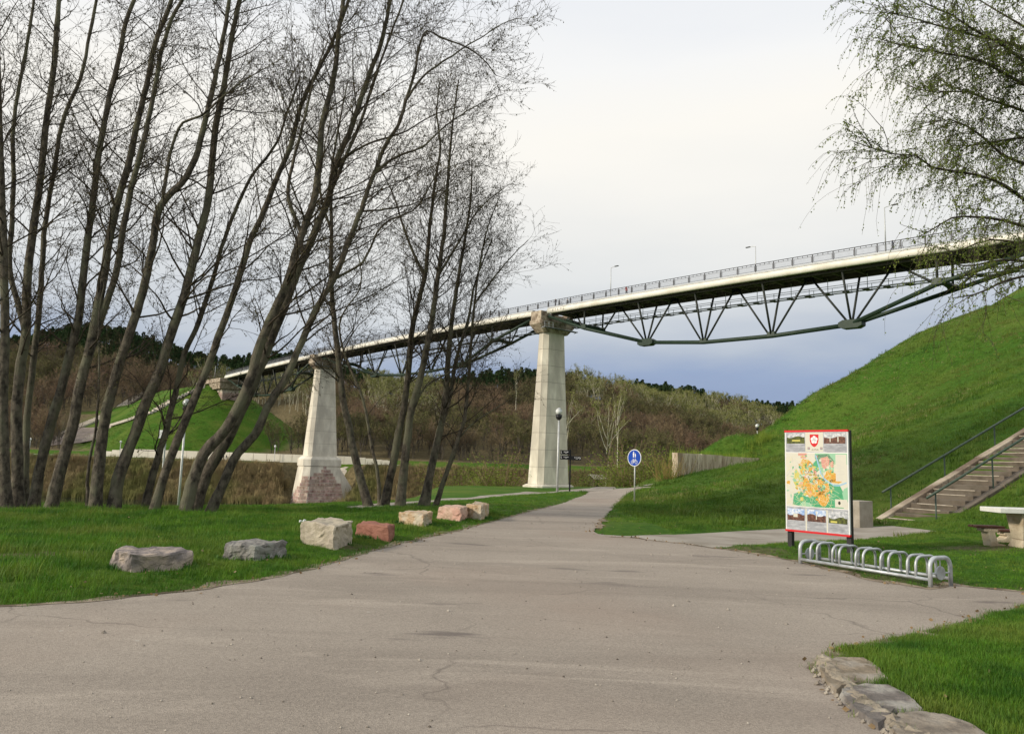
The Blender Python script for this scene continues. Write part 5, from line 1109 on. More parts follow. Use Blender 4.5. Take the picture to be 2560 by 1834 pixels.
def px3(pts, D0, D1=None, ext=0, base_ground=True):
    """traced trunk: pixels -> 3D at depth running from D0 (base) to D1 (top); optionally extended upward out of frame"""
    D1 = D0 if D1 is None else D1; n = len(pts); o = []
    for i, (x, y) in enumerate(pts): o.append(at(x, y, D0+(D1-D0)*i/(n-1)))
    if base_ground: o[0][2] = min(o[0][2], H1(o[0][0], o[0][1])-.05)
    if ext:
        d = o[-1]-o[-3]; d = d/np.linalg.norm(d); d = d*.6+np.array([0, 0, .5]); o += [o[-1]+d*ext*.5, o[-1]+d*ext]
    return o
TG = 'alders leaning in a row along the river bank'
k_ = .01085  # metres per photo pixel at 21 m
trees = [
 ('dark alder trunk cut by the left picture edge', [([(17,1285),(10,1150),(8,1000),(12,850),(9,646),(6,520),(0,380),(-4,200),(-6,0)], .17, .12, .35)], 20.6, 20.2, 5),
 ('second alder from the left edge, forked low with a grey lichened stem', [([(45,1284),(43,1131),(41,1023),(50,930),(65,829),(68,698),(82,582),(103,431),(116,302),(134,172),(144,43),(148,0)], .19, .14, .3), ([(66,829),(40,740),(26,690),(30,560),(34,431),(32,345),(41,258),(65,129),(86,0)], .10, .08, .3)], 21.2, 21.8, 5),
 ('slim alder standing just right of the forked one, bending right high up', [([(64,1284),(64,1150),(68,1050),(82,915),(99,765),(103,698),(116,539),(134,431),(164,280),(202,194),(220,108),(241,0)], .13, .10, .3)], 22.4, 23, 5),
 ('dark alder in front of the brown far terrace, leaning slightly right', [([(82,1280),(99,1174),(125,1066),(151,980),(172,894),(194,808),(207,700),(228,539),(254,345),(276,237),(302,121),(315,52),(336,0)], .17, .12, .3)], 20.9, 21.4, 5),
 ('light grey alder with a dark knot hole, branching halfway up', [([(125,1278),(151,1174),(181,1066),(202,958),(224,872),(241,786),(258,698),(276,582),(302,474),(327,388),(345,302),(371,194),(388,108),(422,22)], .19, .12, .3), ([(213,925),(235,850),(262,770),(289,689),(306,582),(323,495),(345,409),(366,323),(388,215),(409,108),(431,43),(457,0)], .13, .10, .2)], 20.5, 21.3, 5),
 ('very thin dark stem before the left end of the pale far wall', [([(218,1278),(222,1165),(237,1088),(245,1002),(248,915),(246,830),(250,760),(262,700)], .06, .03, .3)], 20.7, 20.5, 0),
 ('straight alder right of the thin dark stem, forked in the crown', [([(237,1277),(246,1174),(259,1066),(284,958),(310,872),(340,786),(366,689),(383,603),(401,517),(430,480),(452,460),(482,409),(513,302),(538,194),(560,86),(573,0)], .19, .10, .3), ([(401,517),(414,452),(431,366),(455,310),(500,290),(560,240),(603,207),(700,150)], .07, .02, .2)], 20.4, 20.9, 4),
 ('rough barked alder leaning right in front of the far mound stairs', [([(282,1277),(302,1174),(336,1088),(366,1002),(396,937),(422,851),(452,765),(474,689),(495,603),(517,517),(530,409),(538,323),(560,215),(577,108),(599,0)], .20, .13, .3)], 20.6, 21.4, 5),
 ('crooked slender alder with many low side twigs before the green mound', [([(360,1275),(388,1165),(414,1079),(431,1010),(448,937),(465,872),(487,829),(517,743),(534,690),(560,600),(600,500),(630,440),(690,360)], .13, .05, .16)], 21.4, 22.0, 2),
 ('mossy alder leaning right just left of the double trunk', [([(383,1273),(418,1165),(457,1066),(487,993),(517,924),(543,851),(569,778),(599,689),(625,603),(655,539),(689,452),(726,366),(747,280),(778,207),(829,112),(864,22)], .15, .09, .28)], 20.6, 21.6, 5),
 ('left stem of the heavy double trunk with a kink near the far people', [([(461,1271),(495,1165),(517,1122),(551,1088),(595,1019),(625,950),(646,872),(672,808),(711,722),(756,582),(786,495),(799,388),(803,323),(821,250),(838,172),(846,86),(859,0)], .20, .10, .3), ([(760,575),(720,480),(735,400),(760,300),(790,180),(820,100)], .08, .03, .1)], 20.2, 21.2, 5),
 ('right stem of the heavy double trunk, darkest of the pair', [([(483,1268),(526,1165),(560,1114),(603,1027),(633,958),(672,864),(707,778),(743,681),(786,582),(821,495),(842,401),(872,336),(898,258),(924,185),(950,116),(976,0)], .20, .08, .3), ([(821,495),(860,400),(905,300),(935,200),(975,90),(1010,0)], .07, .04, .1), ([(842,401),(920,360),(1010,330),(1080,290),(1150,265)], .05, .02, .1)], 20.9, 21.8, 5),
 ('strongly leaning dark alder with pale lichen, last of the leaning row', [([(523,1272),(564,1195),(590,1139),(642,1079),(672,1010),(707,958),(750,864),(788,778),(842,681),(872,603),(902,526),(933,439),(967,358),(997,310),(1014,254),(1036,185),(1057,90),(1063,79),(1110,98),(1165,118),(1220,160),(1240,190)], .165, .03, .3), ([(933,439),(985,395),(1050,370),(1120,310),(1200,260),(1260,235)], .05, .02, .1), ([(1014,254),(1060,190),(1130,140),(1200,95),(1280,50),(1320,45)], .045, .015, .1), ([(902,526),(990,520),(1060,500),(1130,470)], .04, .015, .1), ([(842,690),(900,660),(960,560),(1040,520),(1100,430),(1180,400)], .05, .015, .1)], 20.6, 21.5, 0),
]
for i, (lb, stems, D0, D1, ext) in enumerate(trees):
    S_ = []
    for k, (pts, r0, r1, bs) in enumerate(stems):
        P = px3(pts, D0, D1, ext if (k == 0 or pts[-1][1] < 20) else 0, base_ground=(k == 0)) if k == 0 else px3(pts, (D0+D1)/2, D1-.6, ext*.8 if pts[-1][1] < 20 else 0, False)
        if k: 
            # root the limb on the stem it leaves
            A = spline(S_[0][0], 60); P[0] = A[np.argmin(np.linalg.norm(A-P[0], axis=1))]
        S_.append((P, r0*.8, (r1*.26 if ext and pts[-1][1] < 30 else r1*.5), bs*.62))
    tree_group('alder_tree', S_, lb, MT['bark'], TG, crown=(.4 if 'very thin' in lb else 1.0), lean=((.0+.35*min(1, i/9)), 0, .05), seed=30+i, L1=2.7+.11*i, n1=48, catk=2.8)
mid = [
 ('slim alder bending left right beside the river pier, first of the middle clump', [([(922,1271),(910,1224),(897,1178),(882,1116),(870,1054),(857,999),(851,946),(847,900),(835,800),(828,700),(829,582),(829,431),(850,300),(870,200)], .15, .02, .25), ([(829,582),(800,470),(810,380),(830,280)], .05, .015, .1)], 26.5, 26.8),
 ('thin crooked alder stem joined at the foot with a dark one', [([(950,1269),(944,1180),(930,1120),(920,1060),(908,1000),(880,930),(860,880),(850,800),(900,720),(890,600)], .07, .015, .3)], 27.2, 27.8),
 ('dark upright alder of the middle clump, left of the white stained one', [([(960,1269),(972,1209),(984,1156),(996,1085),(1009,1023),(1018,962),(1024,900),(1035,800),(1062,689),(1075,560),(1088,452),(1101,366),(1092,280),(1100,200)], .15, .02, .25), ([(1062,689),(1020,600),(980,480),(940,400)], .06, .015, .1)], 27.0, 27.0),
 ('alder with a white stained foot in the middle clump', [([(1000,1271),(1006,1209),(1012,1147),(1021,1085),(1027,1030),(1043,977),(1055,925),(1080,800),(1094,698),(1110,582),(1118,474),(1126,366),(1135,280),(1146,200)], .16, .02, .25), ([(1030,1040),(1070,960),(1110,1028-90),(1180,900),(1240,850)], .05, .015, .1), ([(1094,698),(1150,600),(1200,520),(1260,470)], .05, .015, .1)], 26.2, 26.3),
 ('double footed dark alder between the white stained one and the slanting one', [([(1056,1271),(1070,1209),(1083,1147),(1098,1085),(1110,1023),(1117,962),(1120,900),(1130,800),(1145,698),(1165,582),(1178,480),(1180,400)], .15, .02, .2), ([(1066,1270),(1075,1200),(1086,1140),(1105,1060),(1125,990),(1140,900),(1170,800),(1190,700),(1230,600)], .12, .02, .2)], 26.6, 27.2),
 ('slanting slender alder, rightmost of the middle clump', [([(1087,1269),(1107,1209),(1126,1156),(1144,1101),(1160,1050),(1170,960),(1178,860),(1186,760),(1200,660),(1222,560),(1250,490)], .09, .015, .18), ([(1144,1101),(1180,1060),(1240,1020),(1290,990)], .035, .01, .1), ([(1186,760),(1230,700),(1280,640),(1320,600)], .04, .012, .1)], 26.8, 26.6),
]
for i, (lb, stems, D0, D1) in enumerate(mid):
    S_ = []
    for k, (pts, r0, r1, bs) in enumerate(stems):
        P = px3(pts, D0, D1, 0, base_ground=(k == 0 or pts[0][1] > 1260))
        if k and pts[0][1] < 1260: A = spline(S_[0][0], 60); P[0] = A[np.argmin(np.linalg.norm(A-P[0], axis=1))]
        S_.append((P, r0, r1, bs))
    tree_group('alder_tree', S_, lb, MT['bark'], 'alders of the middle clump', crown=1.35, lean=(.12, 0, .05), seed=70+i, L1=3.1, n1=50, catk=2.8)
# shrub regrowth at the foot of the clump
# ---- birch at the right (trunk outside the picture)
MT['birchbark'] = mat('birch_bark', (.06, .055, .05), (.55, .53, .49), 3, .8, .3, 20, stretch=(1, 1, 4))
MT['birchleaf'] = mat('birch_leaf', (.11, .16, .02), (.21, .26, .045), 1.4, .5, trans=.45)
def birch():
    r = np.random.default_rng(5); DB = 17.5; bx = at(2860, 1300, DB); base = np.array([bx[0], bx[1], H1(bx[0], bx[1])])
    t = empty('birch_tree', tuple(base), 0, 'weeping birch with fresh small leaves hanging in from the right picture edge', 'tree')
    top = at(2800, -500, DB); P = spline([base-np.array([0, 0, .1]), at(2850, 900, DB), at(2825, 400, DB), at(2805, 0, DB), top], 30)
    V, Fq = tubes(P[None], (.24*(1-np.linspace(0, .85, 30)))[None], 12); link('trunk', mesh_np('trunk', V-base, Fq, MT['birchbark'], True), t)
    NLOW = 3
    limbs = [([(2805,380),(2700,250),(2560,153),(2500,108),(2441,79),(2378,37),(2315,10),(2260,-20)], 17.5, 16.5), ([(2810,470),(2680,290),(2560,212),(2505,180),(2441,148),(2367,135),(2315,124),(2251,114),(2188,93)], 17.5, 15.8),
             ([(2815,420),(2680,330),(2560,278),(2505,259),(2452,243),(2415,227),(2360,232),(2315,227),(2270,215)], 17.5, 18.5), ([(2835,760),(2700,600),(2560,500),(2516,466),(2463,442),(2389,429),(2330,418),(2304,394),(2240,386),(2188,373),(2129,352)], 17.5, 16),
             ([(2835,700),(2700,590),(2560,566),(2505,550),(2431,542),(2378,545),(2336,571),(2300,590)], 17.5, 15), ([(2820,450),(2700,370),(2560,344),(2484,355),(2420,365),(2370,362)], 17.5, 19.5), ([(2800,100),(2680,20),(2560,-30),(2450,-60),(2350,-70)], 17.5, 17),
             ([(2838,800),(2720,700),(2600,660),(2500,650),(2420,665),(2340,650)], 17.5, 16.2), ([(2842,850),(2700,740),(2600,690),(2520,700),(2440,735),(2380,745)], 17.5, 15.2), ([(2815,300),(2700,180),(2580,80),(2480,20),(2400,-30)], 17.5, 19), ([(2810,560),(2700,470),(2600,420),(2520,395),(2440,330),(2380,300),(2300,310)], 17.5, 18.6), ([(2805,300),(2680,190),(2560,120),(2440,90),(2330,60),(2260,40),(2200,30)], 17.5, 17.2), ([(2840,780),(2700,650),(2560,610),(2470,600),(2400,625),(2330,640)], 17.5, 19)]
    Ls = []
    for px, D0, D1 in limbs:
        A = spline(px3(px, D0, D1, 0, False), 16); A[0] = P[np.argmin(np.linalg.norm(P-A[0], axis=1))]; R = np.linspace(.06, .008, 16); V, Fq = tubes(A[None], R[None], 7)
        link('branch', mesh_np('branch', V-base, Fq, MT['barkdark'], True), t); Ls.append(A)
    Ls = np.array(Ls); n = 420; wl_ = np.array([1.2, 1.6, 1.1, 1.3, .7, .9, 1.1, .45, .3, 1., .9, 1.2, .4]); wl_ = wl_/wl_.sum(); i = r.choice(len(Ls), n, p=wl_); tt = .2+.75*r.random(n); p, d = sample(Ls[i], tt); q = perp(d, r)
    P2 = grow(p, unit(d*.8+q*.8+np.array([-.1, 0, .25])), r.uniform(.5, 1.7, n), 7, .16, .0, r, down=.06); parts = [tubes(P2, np.linspace(.011, .004, 7)[None].repeat(n, 0), 3)]
    # hanging twigs
    A = np.concatenate([Ls[r.choice(len(Ls), 900, p=wl_)][:, ::1][:, [3, 5, 7, 9, 11, 13, 15]], P2[r.integers(0, n, 3200)]]); m = len(A); p, d = sample(A, .2+.8*r.random(m)); q = perp(d, r)
    P3 = grow(p, unit(d*.5+q*.6), r.gamma(2.2, .25, m)+.12, 6, .14, 0, r, down=.42); parts.append(tubes(P3, np.linspace(.0042, .0024, 6)[None].repeat(m, 0), 3))
    V, Ff = join(parts); link('twigs', mesh_np('twigs', V-base, Ff, MT['barkdark']), t)['kind'] = 'stuff'
    k = 44000; i = r.integers(0, m, k); p, d = sample(P3[i], r.random(k)**.8); p = p+r.normal(0, .018, p.shape)
    dn = unit(np.c_[r.normal(0, .6, k), r.normal(0, .6, k), -np.ones(k)*.9]); V, Fq = crosses(p, r.uniform(.032, .056, k), dn, r, .34); V2, F2 = crosses(sample(P2[r.integers(0, n, 6000)], r.random(6000))[0], r.uniform(.034, .06, 6000), None, r, .36)
    V, Ff = join([(V, Fq), (V2, F2)]); link('leaves', mesh_np('leaves', V-base, Ff, MT['birchleaf']), t)['kind'] = 'stuff'
birch()

# ------------------------------------------------------------------ scattering of uncountable cover (one object each)
def proto_coll(name, meshes):
    c = bpy.data.collections.new(name)
    for i, m_ in enumerate(meshes):
        o = bpy.data.objects.new('%s_%02d' % (name, i), m_); c.objects.link(o)
    return c
def scatter(name, pts, coll, nproto, scl, kind='stuff', label=None, cat=None, sz=None):
    n = len(pts); me = bpy.data.meshes.new(name); me.vertices.add(n); me.vertices.foreach_set('co', np.ascontiguousarray(pts, np.float32).ravel())
    for nm, arr, ty in (('rot', rng.uniform(0, 6.283, n), 'FLOAT'), ('scl', scl, 'FLOAT'), ('pick', rng.integers(0, nproto, n), 'INT')):
        a = me.attributes.new(nm, ty, 'POINT'); a.data.foreach_set('value', np.asarray(arr, np.float32 if ty == 'FLOAT' else np.int32))
    o = link(name, me); g = bpy.data.node_groups.new(name, 'GeometryNodeTree'); g.interface.new_socket('Geometry', in_out='INPUT', socket_type='NodeSocketGeometry'); g.interface.new_socket('Geometry', in_out='OUTPUT', socket_type='NodeSocketGeometry')
    gi, go = g.nodes.new('NodeGroupInput'), g.nodes.new('NodeGroupOutput'); ip = g.nodes.new('GeometryNodeInstanceOnPoints'); ci = g.nodes.new('GeometryNodeCollectionInfo'); ci.inputs[0].default_value = coll; ci.inputs[1].default_value = True; ci.inputs[2].default_value = True
    def at_(nm, ty): a = g.nodes.new('GeometryNodeInputNamedAttribute'); a.data_type = ty; a.inputs[0].default_value = nm; return a.outputs[0]
    cx = g.nodes.new('ShaderNodeCombineXYZ'); L = g.links.new; L(at_('rot', 'FLOAT'), cx.inputs[2]); L(gi.outputs[0], ip.inputs['Points']); L(ci.outputs[0], ip.inputs['Instance']); ip.inputs['Pick Instance'].default_value = True
    L(at_('pick', 'INT'), ip.inputs['Instance Index']); L(cx.outputs[0], ip.inputs['Rotation']); L(at_('scl', 'FLOAT'), ip.inputs['Scale']); L(ip.outputs[0], go.inputs[0])
    md = o.modifiers.new('scatter', 'NODES'); md.node_group = g; return tag(o, label, cat, None, kind)
def tuft(nb, h, spread, wd, m, bend=.5, seed=0, K=3):
    r = np.random.default_rng(seed); V, Fq = [], []; 
    for i in range(nb):
        a = r.uniform(0, 6.283); rr = spread*math.sqrt(r.random()); b = np.array([rr*math.cos(a), rr*math.sin(a), -.01]); hh = h*r.uniform(.5, 1.15); a2 = r.uniform(0, 6.283); d = np.array([math.cos(a2), math.sin(a2), 0]); sd_ = np.array([-d[1], d[0], 0]); bn = bend*hh*r.uniform(.1, 1)
        s = len(V); V += [b-sd_*wd/2, b+sd_*wd/2]
        for k in range(1, K): f = k/(K-1); c = b+d*bn*f*f+np.array([0, 0, hh*f]); ww = wd*(1-f*.92)/2; V += [c-sd_*ww, c+sd_*ww]
        for k in range(K-1): Fq.append([s+2*k, s+2*k+1, s+2*k+3, s+2*k+2])
    return mesh_np('tuft', np.array(V), np.array(Fq), m)
def pts_in(n, x0, x1, y0, y1, keep, lift=0.):
    x, y = rng.uniform(x0, x1, n), rng.uniform(y0, y1, n); k = keep(x, y); x, y = x[k], y[k]; return np.c_[x, y, HG(x, y)+lift]
AI = np.array(ASPHW)
def in_cam(x, y, mg=60):
    z = H(x, y); v = np.stack([x, y, z], -1)-CO; zz = v@W0; px = CX+F*(v@CR)/zz; py = CY-F*(v@CU)/zz; return (zz > 0) & (px > -mg) & (px < 2560+mg) & (py < 1834+mg*3) & (py > -50)
ASPC = np.array(resample(ASPH, .5))
SP1A, SP2A = np.array(SP1), np.array(SP2)
def lawn(x, y):
    ok = in_cam(x, y); o = np.zeros(len(x), bool); xx, yy = x[ok], y[ok]
    i_ = inside(xx, yy, ASPHW) | inside(xx, yy, SP1A) | inside(xx, yy, SP2A)
    u = (xx-A0[0])*U2[0]+(yy-A0[1])*U2[1]; v_ = -((xx-A0[0])*N2[0]+(yy-A0[1])*N2[1]); i_ |= (u > -.4) & (v_ > -.3) & (v_ < SW+.3)
    for o_, cen in BCEN: i_ |= np.hypot(xx-cen[0], yy-cen[1]) < .22
    for i, (px, *_r) in enumerate(KB): i_ |= inside(xx, yy, KBP[i])
    for cx_, cy_, r_ in BARE: i_ |= (np.hypot(xx-cx_, (yy-cy_)*1.6)/r_ < .9) & (rng.random(len(xx)) < .75)
    nr = (yy < 24) & (xx < 9.5)
    ii = np.where(nr)[0]
    for k in range(0, len(ii), 4000):
        j = ii[k:k+4000]; q = np.c_[xx[j], yy[j]]; d_ = np.sqrt(((q[:, None]-ASPN[None])**2).sum(2).min(1)); n_ = nzf(q[:, 0], q[:, 1], 1.7, 2.)
        i_[j] |= d_ < (.07+.16*np.clip(n_+.15, 0, 1))
    o[np.where(ok)[0]] = ~i_; return o
ASPN = np.array([q for q in ASPHW[::2] if q[1] > 4 and q[1] < 25 and q[0] > -24])
KBP = [np.array([gr(x, y, off=.07)[:2] for x, y in k[0]]) for k in KB]
BARE = [(*gr(1600, 1352)[:2], 1.1), (*gr(1850, 1378)[:2], 1.0), (*gr(2420, 1378)[:2], .9), (*gr(2500, 1372)[:2], .8), (*gr(880, 1372)[:2], .6), (*gr(120, 1395)[:2], .9), (*gr(30, 1400)[:2], .7)]
def nzf(x, y, s, o=0.): return np.array([mnoise.noise((a*s, b*s, o)) for a, b in zip(x, y)])
def near_stone(p):
    d = np.full(len(p), 9.)
    for o_, cen in BCEN: d = np.minimum(d, np.hypot(p[:, 0]-cen[0], (p[:, 1]-cen[1])*.8))
    e = np.full(len(p), 9.); A_ = ASPHW[::3]; A_ = np.array([q for q in A_ if -22 < q[0] < 2 and 6 < q[1] < 24])
    for k in range(0, len(p), 4000): e[k:k+4000] = np.sqrt(((p[k:k+4000, None, :2]-A_[None])**2).sum(2).min(1))
    return (.38+.62*np.clip((d-.35)/.6, 0, 1))*(.5+.5*np.clip(e/.9, 0, 1))
lo_c = proto_coll('grass_short', [tuft(9, .055, .05, .006, MT['blade'], .8, i) for i in range(6)])
md_c = proto_coll('grass_lawn', [tuft(10, .10, .10, .011, MT['blade'], .7, 20+i) for i in range(6)]+[tuft(8, .17, .09, .011, MT['blade'], .8, 40)])
hi_c = proto_coll('grass_slope', [tuft(12, .14, .22, .022, MT['bladehill'], .8, 60+i) for i in range(6)])
wd_c = proto_coll('weed_clump', [tuft(12, .16, .09, .035, MT['weed'], .9, 80+i, 4) for i in range(4)])
p = pts_in(60000, 2.4, 9, 4.6, 10.6, lawn); scatter('near_lawn_grass', p, lo_c, 6, rng.uniform(.7, 1.5, len(p))*(1+.35*nzf(p[:, 0], p[:, 1], 2.)))
p = pts_in(120000, -21, 1.5, 8, 23.5, lawn); dens = nzf(p[:, 0], p[:, 1], .8); p = p[dens > -.42-.3*rng.random(len(p))]
scatter('bank_lawn_grass', p, md_c, 7, rng.uniform(.45, 1.15, len(p))*(1+.6*nzf(p[:, 0], p[:, 1], .9, 5.))*near_stone(p))
p = pts_in(26000, 4, 16, 11.5, 24, lawn); scatter('picnic_lawn_grass', p, md_c, 6, rng.uniform(.3, .7, len(p)))
p = pts_in(26000, -14, 9, 22, 52, lawn); scatter('path_side_grass', p, md_c, 6, rng.uniform(.5, 1.0, len(p)))
p = pts_in(70000, 4, 46, 20, 74, lawn); scatter('slope_grass', p, hi_c, 6, rng.uniform(.4, 1.0, len(p))*(1+.5*nzf(p[:, 0], p[:, 1], .3)))
# weeds round the boulders and along the kerb
P_ = []
for o_, cen in BCEN:
    for k in range(26): a = rng.uniform(0, 6.283); rr = rng.uniform(.25, .62); P_.append((cen[0]+rr*math.cos(a), cen[1]-abs(rr*math.sin(a))*.7))
for k in range(160): q = gr(rng.uniform(200, 900), 1300); q = ASPHW[rng.integers(0, len(ASPHW))]
P_ = np.array(P_); k = ~inside(P_[:, 0], P_[:, 1], ASPHW); P_ = P_[k]; P_ = np.c_[P_, HG(P_[:, 0], P_[:, 1])]; scatter('boulder_weeds', P_, wd_c, 4, rng.uniform(.3, .7, len(P_)))
E_ = np.array([q for q in ASPHW if (q[0] > 2.2 and 5 < q[1] < 10.4) or (q[0] < .5 and q[1] < 24 and q[1] > 6.5)]); P_ = np.repeat(E_, 9, 0)+rng.normal(0, .06, (len(E_)*9, 2)); k = ~inside(P_[:, 0], P_[:, 1], ASPHW) | (rng.random(len(P_)) < .12); P_ = P_[k]; P_ = np.c_[P_, HG(P_[:, 0], P_[:, 1])]
scatter('edge_grass', P_, lo_c, 6, rng.uniform(.8, 1.9, len(P_)))
# dry stems on the wall top / slope foot
dr_c = proto_coll('dry_grass', [tuft(14, .9, .25, .03, MT['drystem'], .4, 90+i) for i in range(3)]); yl = mat('yellow_shoot', (.16, .24, .02), (.26, .33, .05), 2, .6, trans=.4); ys_c = proto_coll('yellow_shoots', [tuft(12, .9, .3, .03, yl, .35, 95+i, 4) for i in range(3)])
f = rng.random(240); q = wa[None]+(wb_-wa)[None]*f[:, None]; q = np.c_[q[:, :2]+rng.normal(0, .9, (240, 2))*.4+np.array([.35, 1.9]), np.zeros(240)]; q[:, 2] = np.maximum(H(q[:, 0], q[:, 1]), wa[2]-.4); scatter('wall_top_shoots', q, ys_c, 3, rng.uniform(.5, 1.1, 240))

# ------------------------------------------------------------------ far trees and brush
def ribbons_tree(kind, seed):
    r = np.random.default_rng(seed); parts = []; mi = []; mats = []
    def addp(v, f, m_):
        if m_ not in mats: mats.append(m_)
        parts.append((v, f)); mi.extend([mats.index(m_)]*len(f))
    if kind in ('brown', 'olive', 'birch'):
        h = r.uniform(.85, 1.1)*(13 if kind != 'birch' else 17); wx = 3.3 if kind != 'birch' else 2.5
        n = 10 if kind != 'birch' else 6; z0 = np.full(n, h*.04); z0[1:] = r.uniform(.1, .45, n-1)*h if kind != 'birch' else r.uniform(.3, .6, n-1)*h
        p0 = np.c_[r.normal(0, .1, n), r.normal(0, .1, n), z0]; p0[0, 2] = -1; d0 = unit(np.c_[r.normal(0, .35, n), r.normal(0, .35, n), np.ones(n)]); d0[0] = (0, 0, 1)
        P = grow(p0, d0, np.clip(h-z0, 1, 99)*.86, 7, .09, .04, r); R = np.linspace(.16 if kind != 'birch' else .2, .04, 7)[None]*np.r_[1, np.full(n-1, .55)][:, None]
        tm = {'brown': MT['f_trunk'], 'olive': MT['f_trunk'], 'birch': MT['f_birch']}[kind]; addp(*tubes(P, R, 4), tm)
        m = 46; i = r.integers(0, n, m); p, d = sample(P[i], .35+.65*r.random(m)); q = perp(d, r); P2 = grow(p, unit(d*.8+q*.8+np.array([0, 0, .2])), r.uniform(.6, 1.1, m)*wx*.75, 4, .12, .08, r)
        addp(*tubes(P2, np.linspace(.06, .03, 4)[None].repeat(m, 0), 3), MT['f_limb_'+kind])
        m = 240; i = r.integers(0, len(P2), m); p, d = sample(P2[i], r.random(m)); q = perp(d, r); P3 = grow(p, unit(d*.6+q*.8+np.array([0, 0, .25])), r.uniform(.4, 1.3, m), 2, .1, 0, r)
        addp(*tubes(P3, np.full((m, 2), .028), 3), MT['f_twig_'+kind])
        k = {'brown': 110, 'olive': 420, 'birch': 420}[kind]; i = r.integers(0, m, k); p, _ = sample(P3[i], r.random(k)); v, f = crosses(p+r.normal(0, .2, p.shape), r.uniform(.22, .5, k), None, r); addp(v, f, MT['f_leaf_'+kind])
    elif kind == 'pine':
        h = r.uniform(.9, 1.15)*15; P = grow(np.array([[0, 0, -1.]]), np.array([[0, 0, 1.]]), np.array([h]), 6, .02, 0, r); addp(*tubes(P, np.linspace(.22, .06, 6)[None], 5), MT['f_pinetrunk'])
        k = 1100; z = h*(.42+.56*r.random(k)**.8); prof = np.interp(z/h, [.4, .55, .75, .9, 1], [1.6, 2.5, 2.1, 1.3, .3]); a = r.uniform(0, 6.283, k); lay = .6+.4*np.sin(z*2.6+seed+2*np.sin(a)); rr = prof*lay*np.sqrt(r.random(k)); p = np.c_[rr*np.cos(a), rr*np.sin(a), z]
        v, f = crosses(p, r.uniform(.45, .95, k), unit(np.c_[np.cos(a), np.sin(a), r.normal(.1, .4, k)]), r); addp(v, f, MT['f_pine'])
    elif kind == 'bush':
        k = 60; p0 = np.c_[r.normal(0, .5, k), r.normal(0, .5, k), np.zeros(k)]; P = grow(p0, unit(np.c_[r.normal(0, .5, k), r.normal(0, .5, k), np.ones(k)]), r.uniform(1.5, 3.6, k), 4, .12, 0, r); addp(*tubes(P, np.full((k, 4), .014), 3), MT['f_twig_brown'])
        m = 3000; i = r.integers(0, k, m); p, _ = sample(P[i], .1+.9*r.random(m)); v, f = crosses(p+r.normal(0, .22, p.shape), r.uniform(.07, .15, m), None, r); addp(v, f, MT['f_bushleaf'])
    elif kind == 'reed':
        k = 60; p0 = np.c_[r.uniform(-1.4, 1.4, k), r.uniform(-.9, .9, k), np.full(k, -.2)]; P = grow(p0, unit(np.c_[r.normal(0, .12, k), r.normal(0, .12, k), np.ones(k)]), r.uniform(1.6, 3.2, k), 3, .08, 0, r); addp(*tubes(P, np.array([.07, .055, .02])[None].repeat(k, 0), 3), MT['f_reed'])
    V, Fs = join(parts); return mesh_np('far_'+kind, V, Fs, mats, False, mi)
MT['f_trunk'] = mat('forest_trunk', (.06, .05, .04), (.13, .11, .09), 1, .9)
MT['f_birch'] = mat('forest_birch_trunk', (.38, .36, .27), (.58, .55, .42), 1, .9); MT['f_pinetrunk'] = mat('forest_pine_trunk', (.1, .06, .04), (.2, .12, .07), 1, .9)
MT['f_limb_brown'] = MT['f_twig_brown'] = mat('forest_twig_brown', (.125, .088, .05), (.215, .152, .09), .12, .95, rnd=.3)
MT['f_limb_olive'] = MT['f_twig_olive'] = mat('forest_twig_olive', (.09, .075, .038), (.165, .135, .068), .12, .95, rnd=.25)
MT['f_limb_birch'] = mat('forest_limb_birch', (.2, .19, .1), (.34, .32, .18), 1, .95); MT['f_twig_birch'] = mat('forest_twig_birch', (.14, .135, .05), (.24, .225, .09), .3, .95)
MT['f_leaf_brown'] = mat('forest_bud_brown', (.13, .09, .055), (.22, .16, .09), .2, .95, rnd=.3); MT['f_leaf_olive'] = mat('forest_leaf_olive', (.085, .10, .028), (.155, .165, .045), .2, .9, rnd=.25)
MT['f_leaf_birch'] = mat('forest_leaf_birch', (.13, .165, .03), (.235, .265, .06), .3, .8, rnd=.15); MT['f_pine'] = mat('forest_pine_needle', (.022, .048, .014), (.055, .1, .03), .4, .9, rnd=.25)
MT['f_bushleaf'] = mat('bush_leaf', (.11, .16, .02), (.22, .27, .04), .25, .7, trans=.3, rnd=.25); MT['f_reed'] = mat('reed_stem', (.17, .13, .06), (.3, .235, .12), .16, .9, c3=(.16, .16, .05), s3=.07, rnd=.2)
PM = {k: [ribbons_tree(k, 200+10*j+i) for i in range(4 if k != 'reed' else 5)] for j, k in enumerate(('brown', 'olive', 'birch', 'pine', 'bush', 'reed'))}
def far_ok(x, y):
    sf = sdist(x, y, FAR); rx, ry = x-T2[0], y-T2[1]; al = rx*BU[0]+ry*BU[1]; pe = rx*BN[0]+ry*BN[1]; d = np.hypot(np.minimum(al, 0), pe); onm = (d < 50) & (al < 62); return sf, onm
x, y = rng.uniform(-330, 330, 16000), rng.uniform(240, 640, 16000); sf, onm = far_ok(x, y); keep = (sf > 36) & (sf < 270) & ~onm
x, y, sf = x[keep], y[keep], sf[keep]; v = np.c_[x, y, H(x, y)]; 
pxs = (x/y); keep = (np.abs(pxs) < .75); x, y, sf, v = x[keep], y[keep], sf[keep], v[keep]
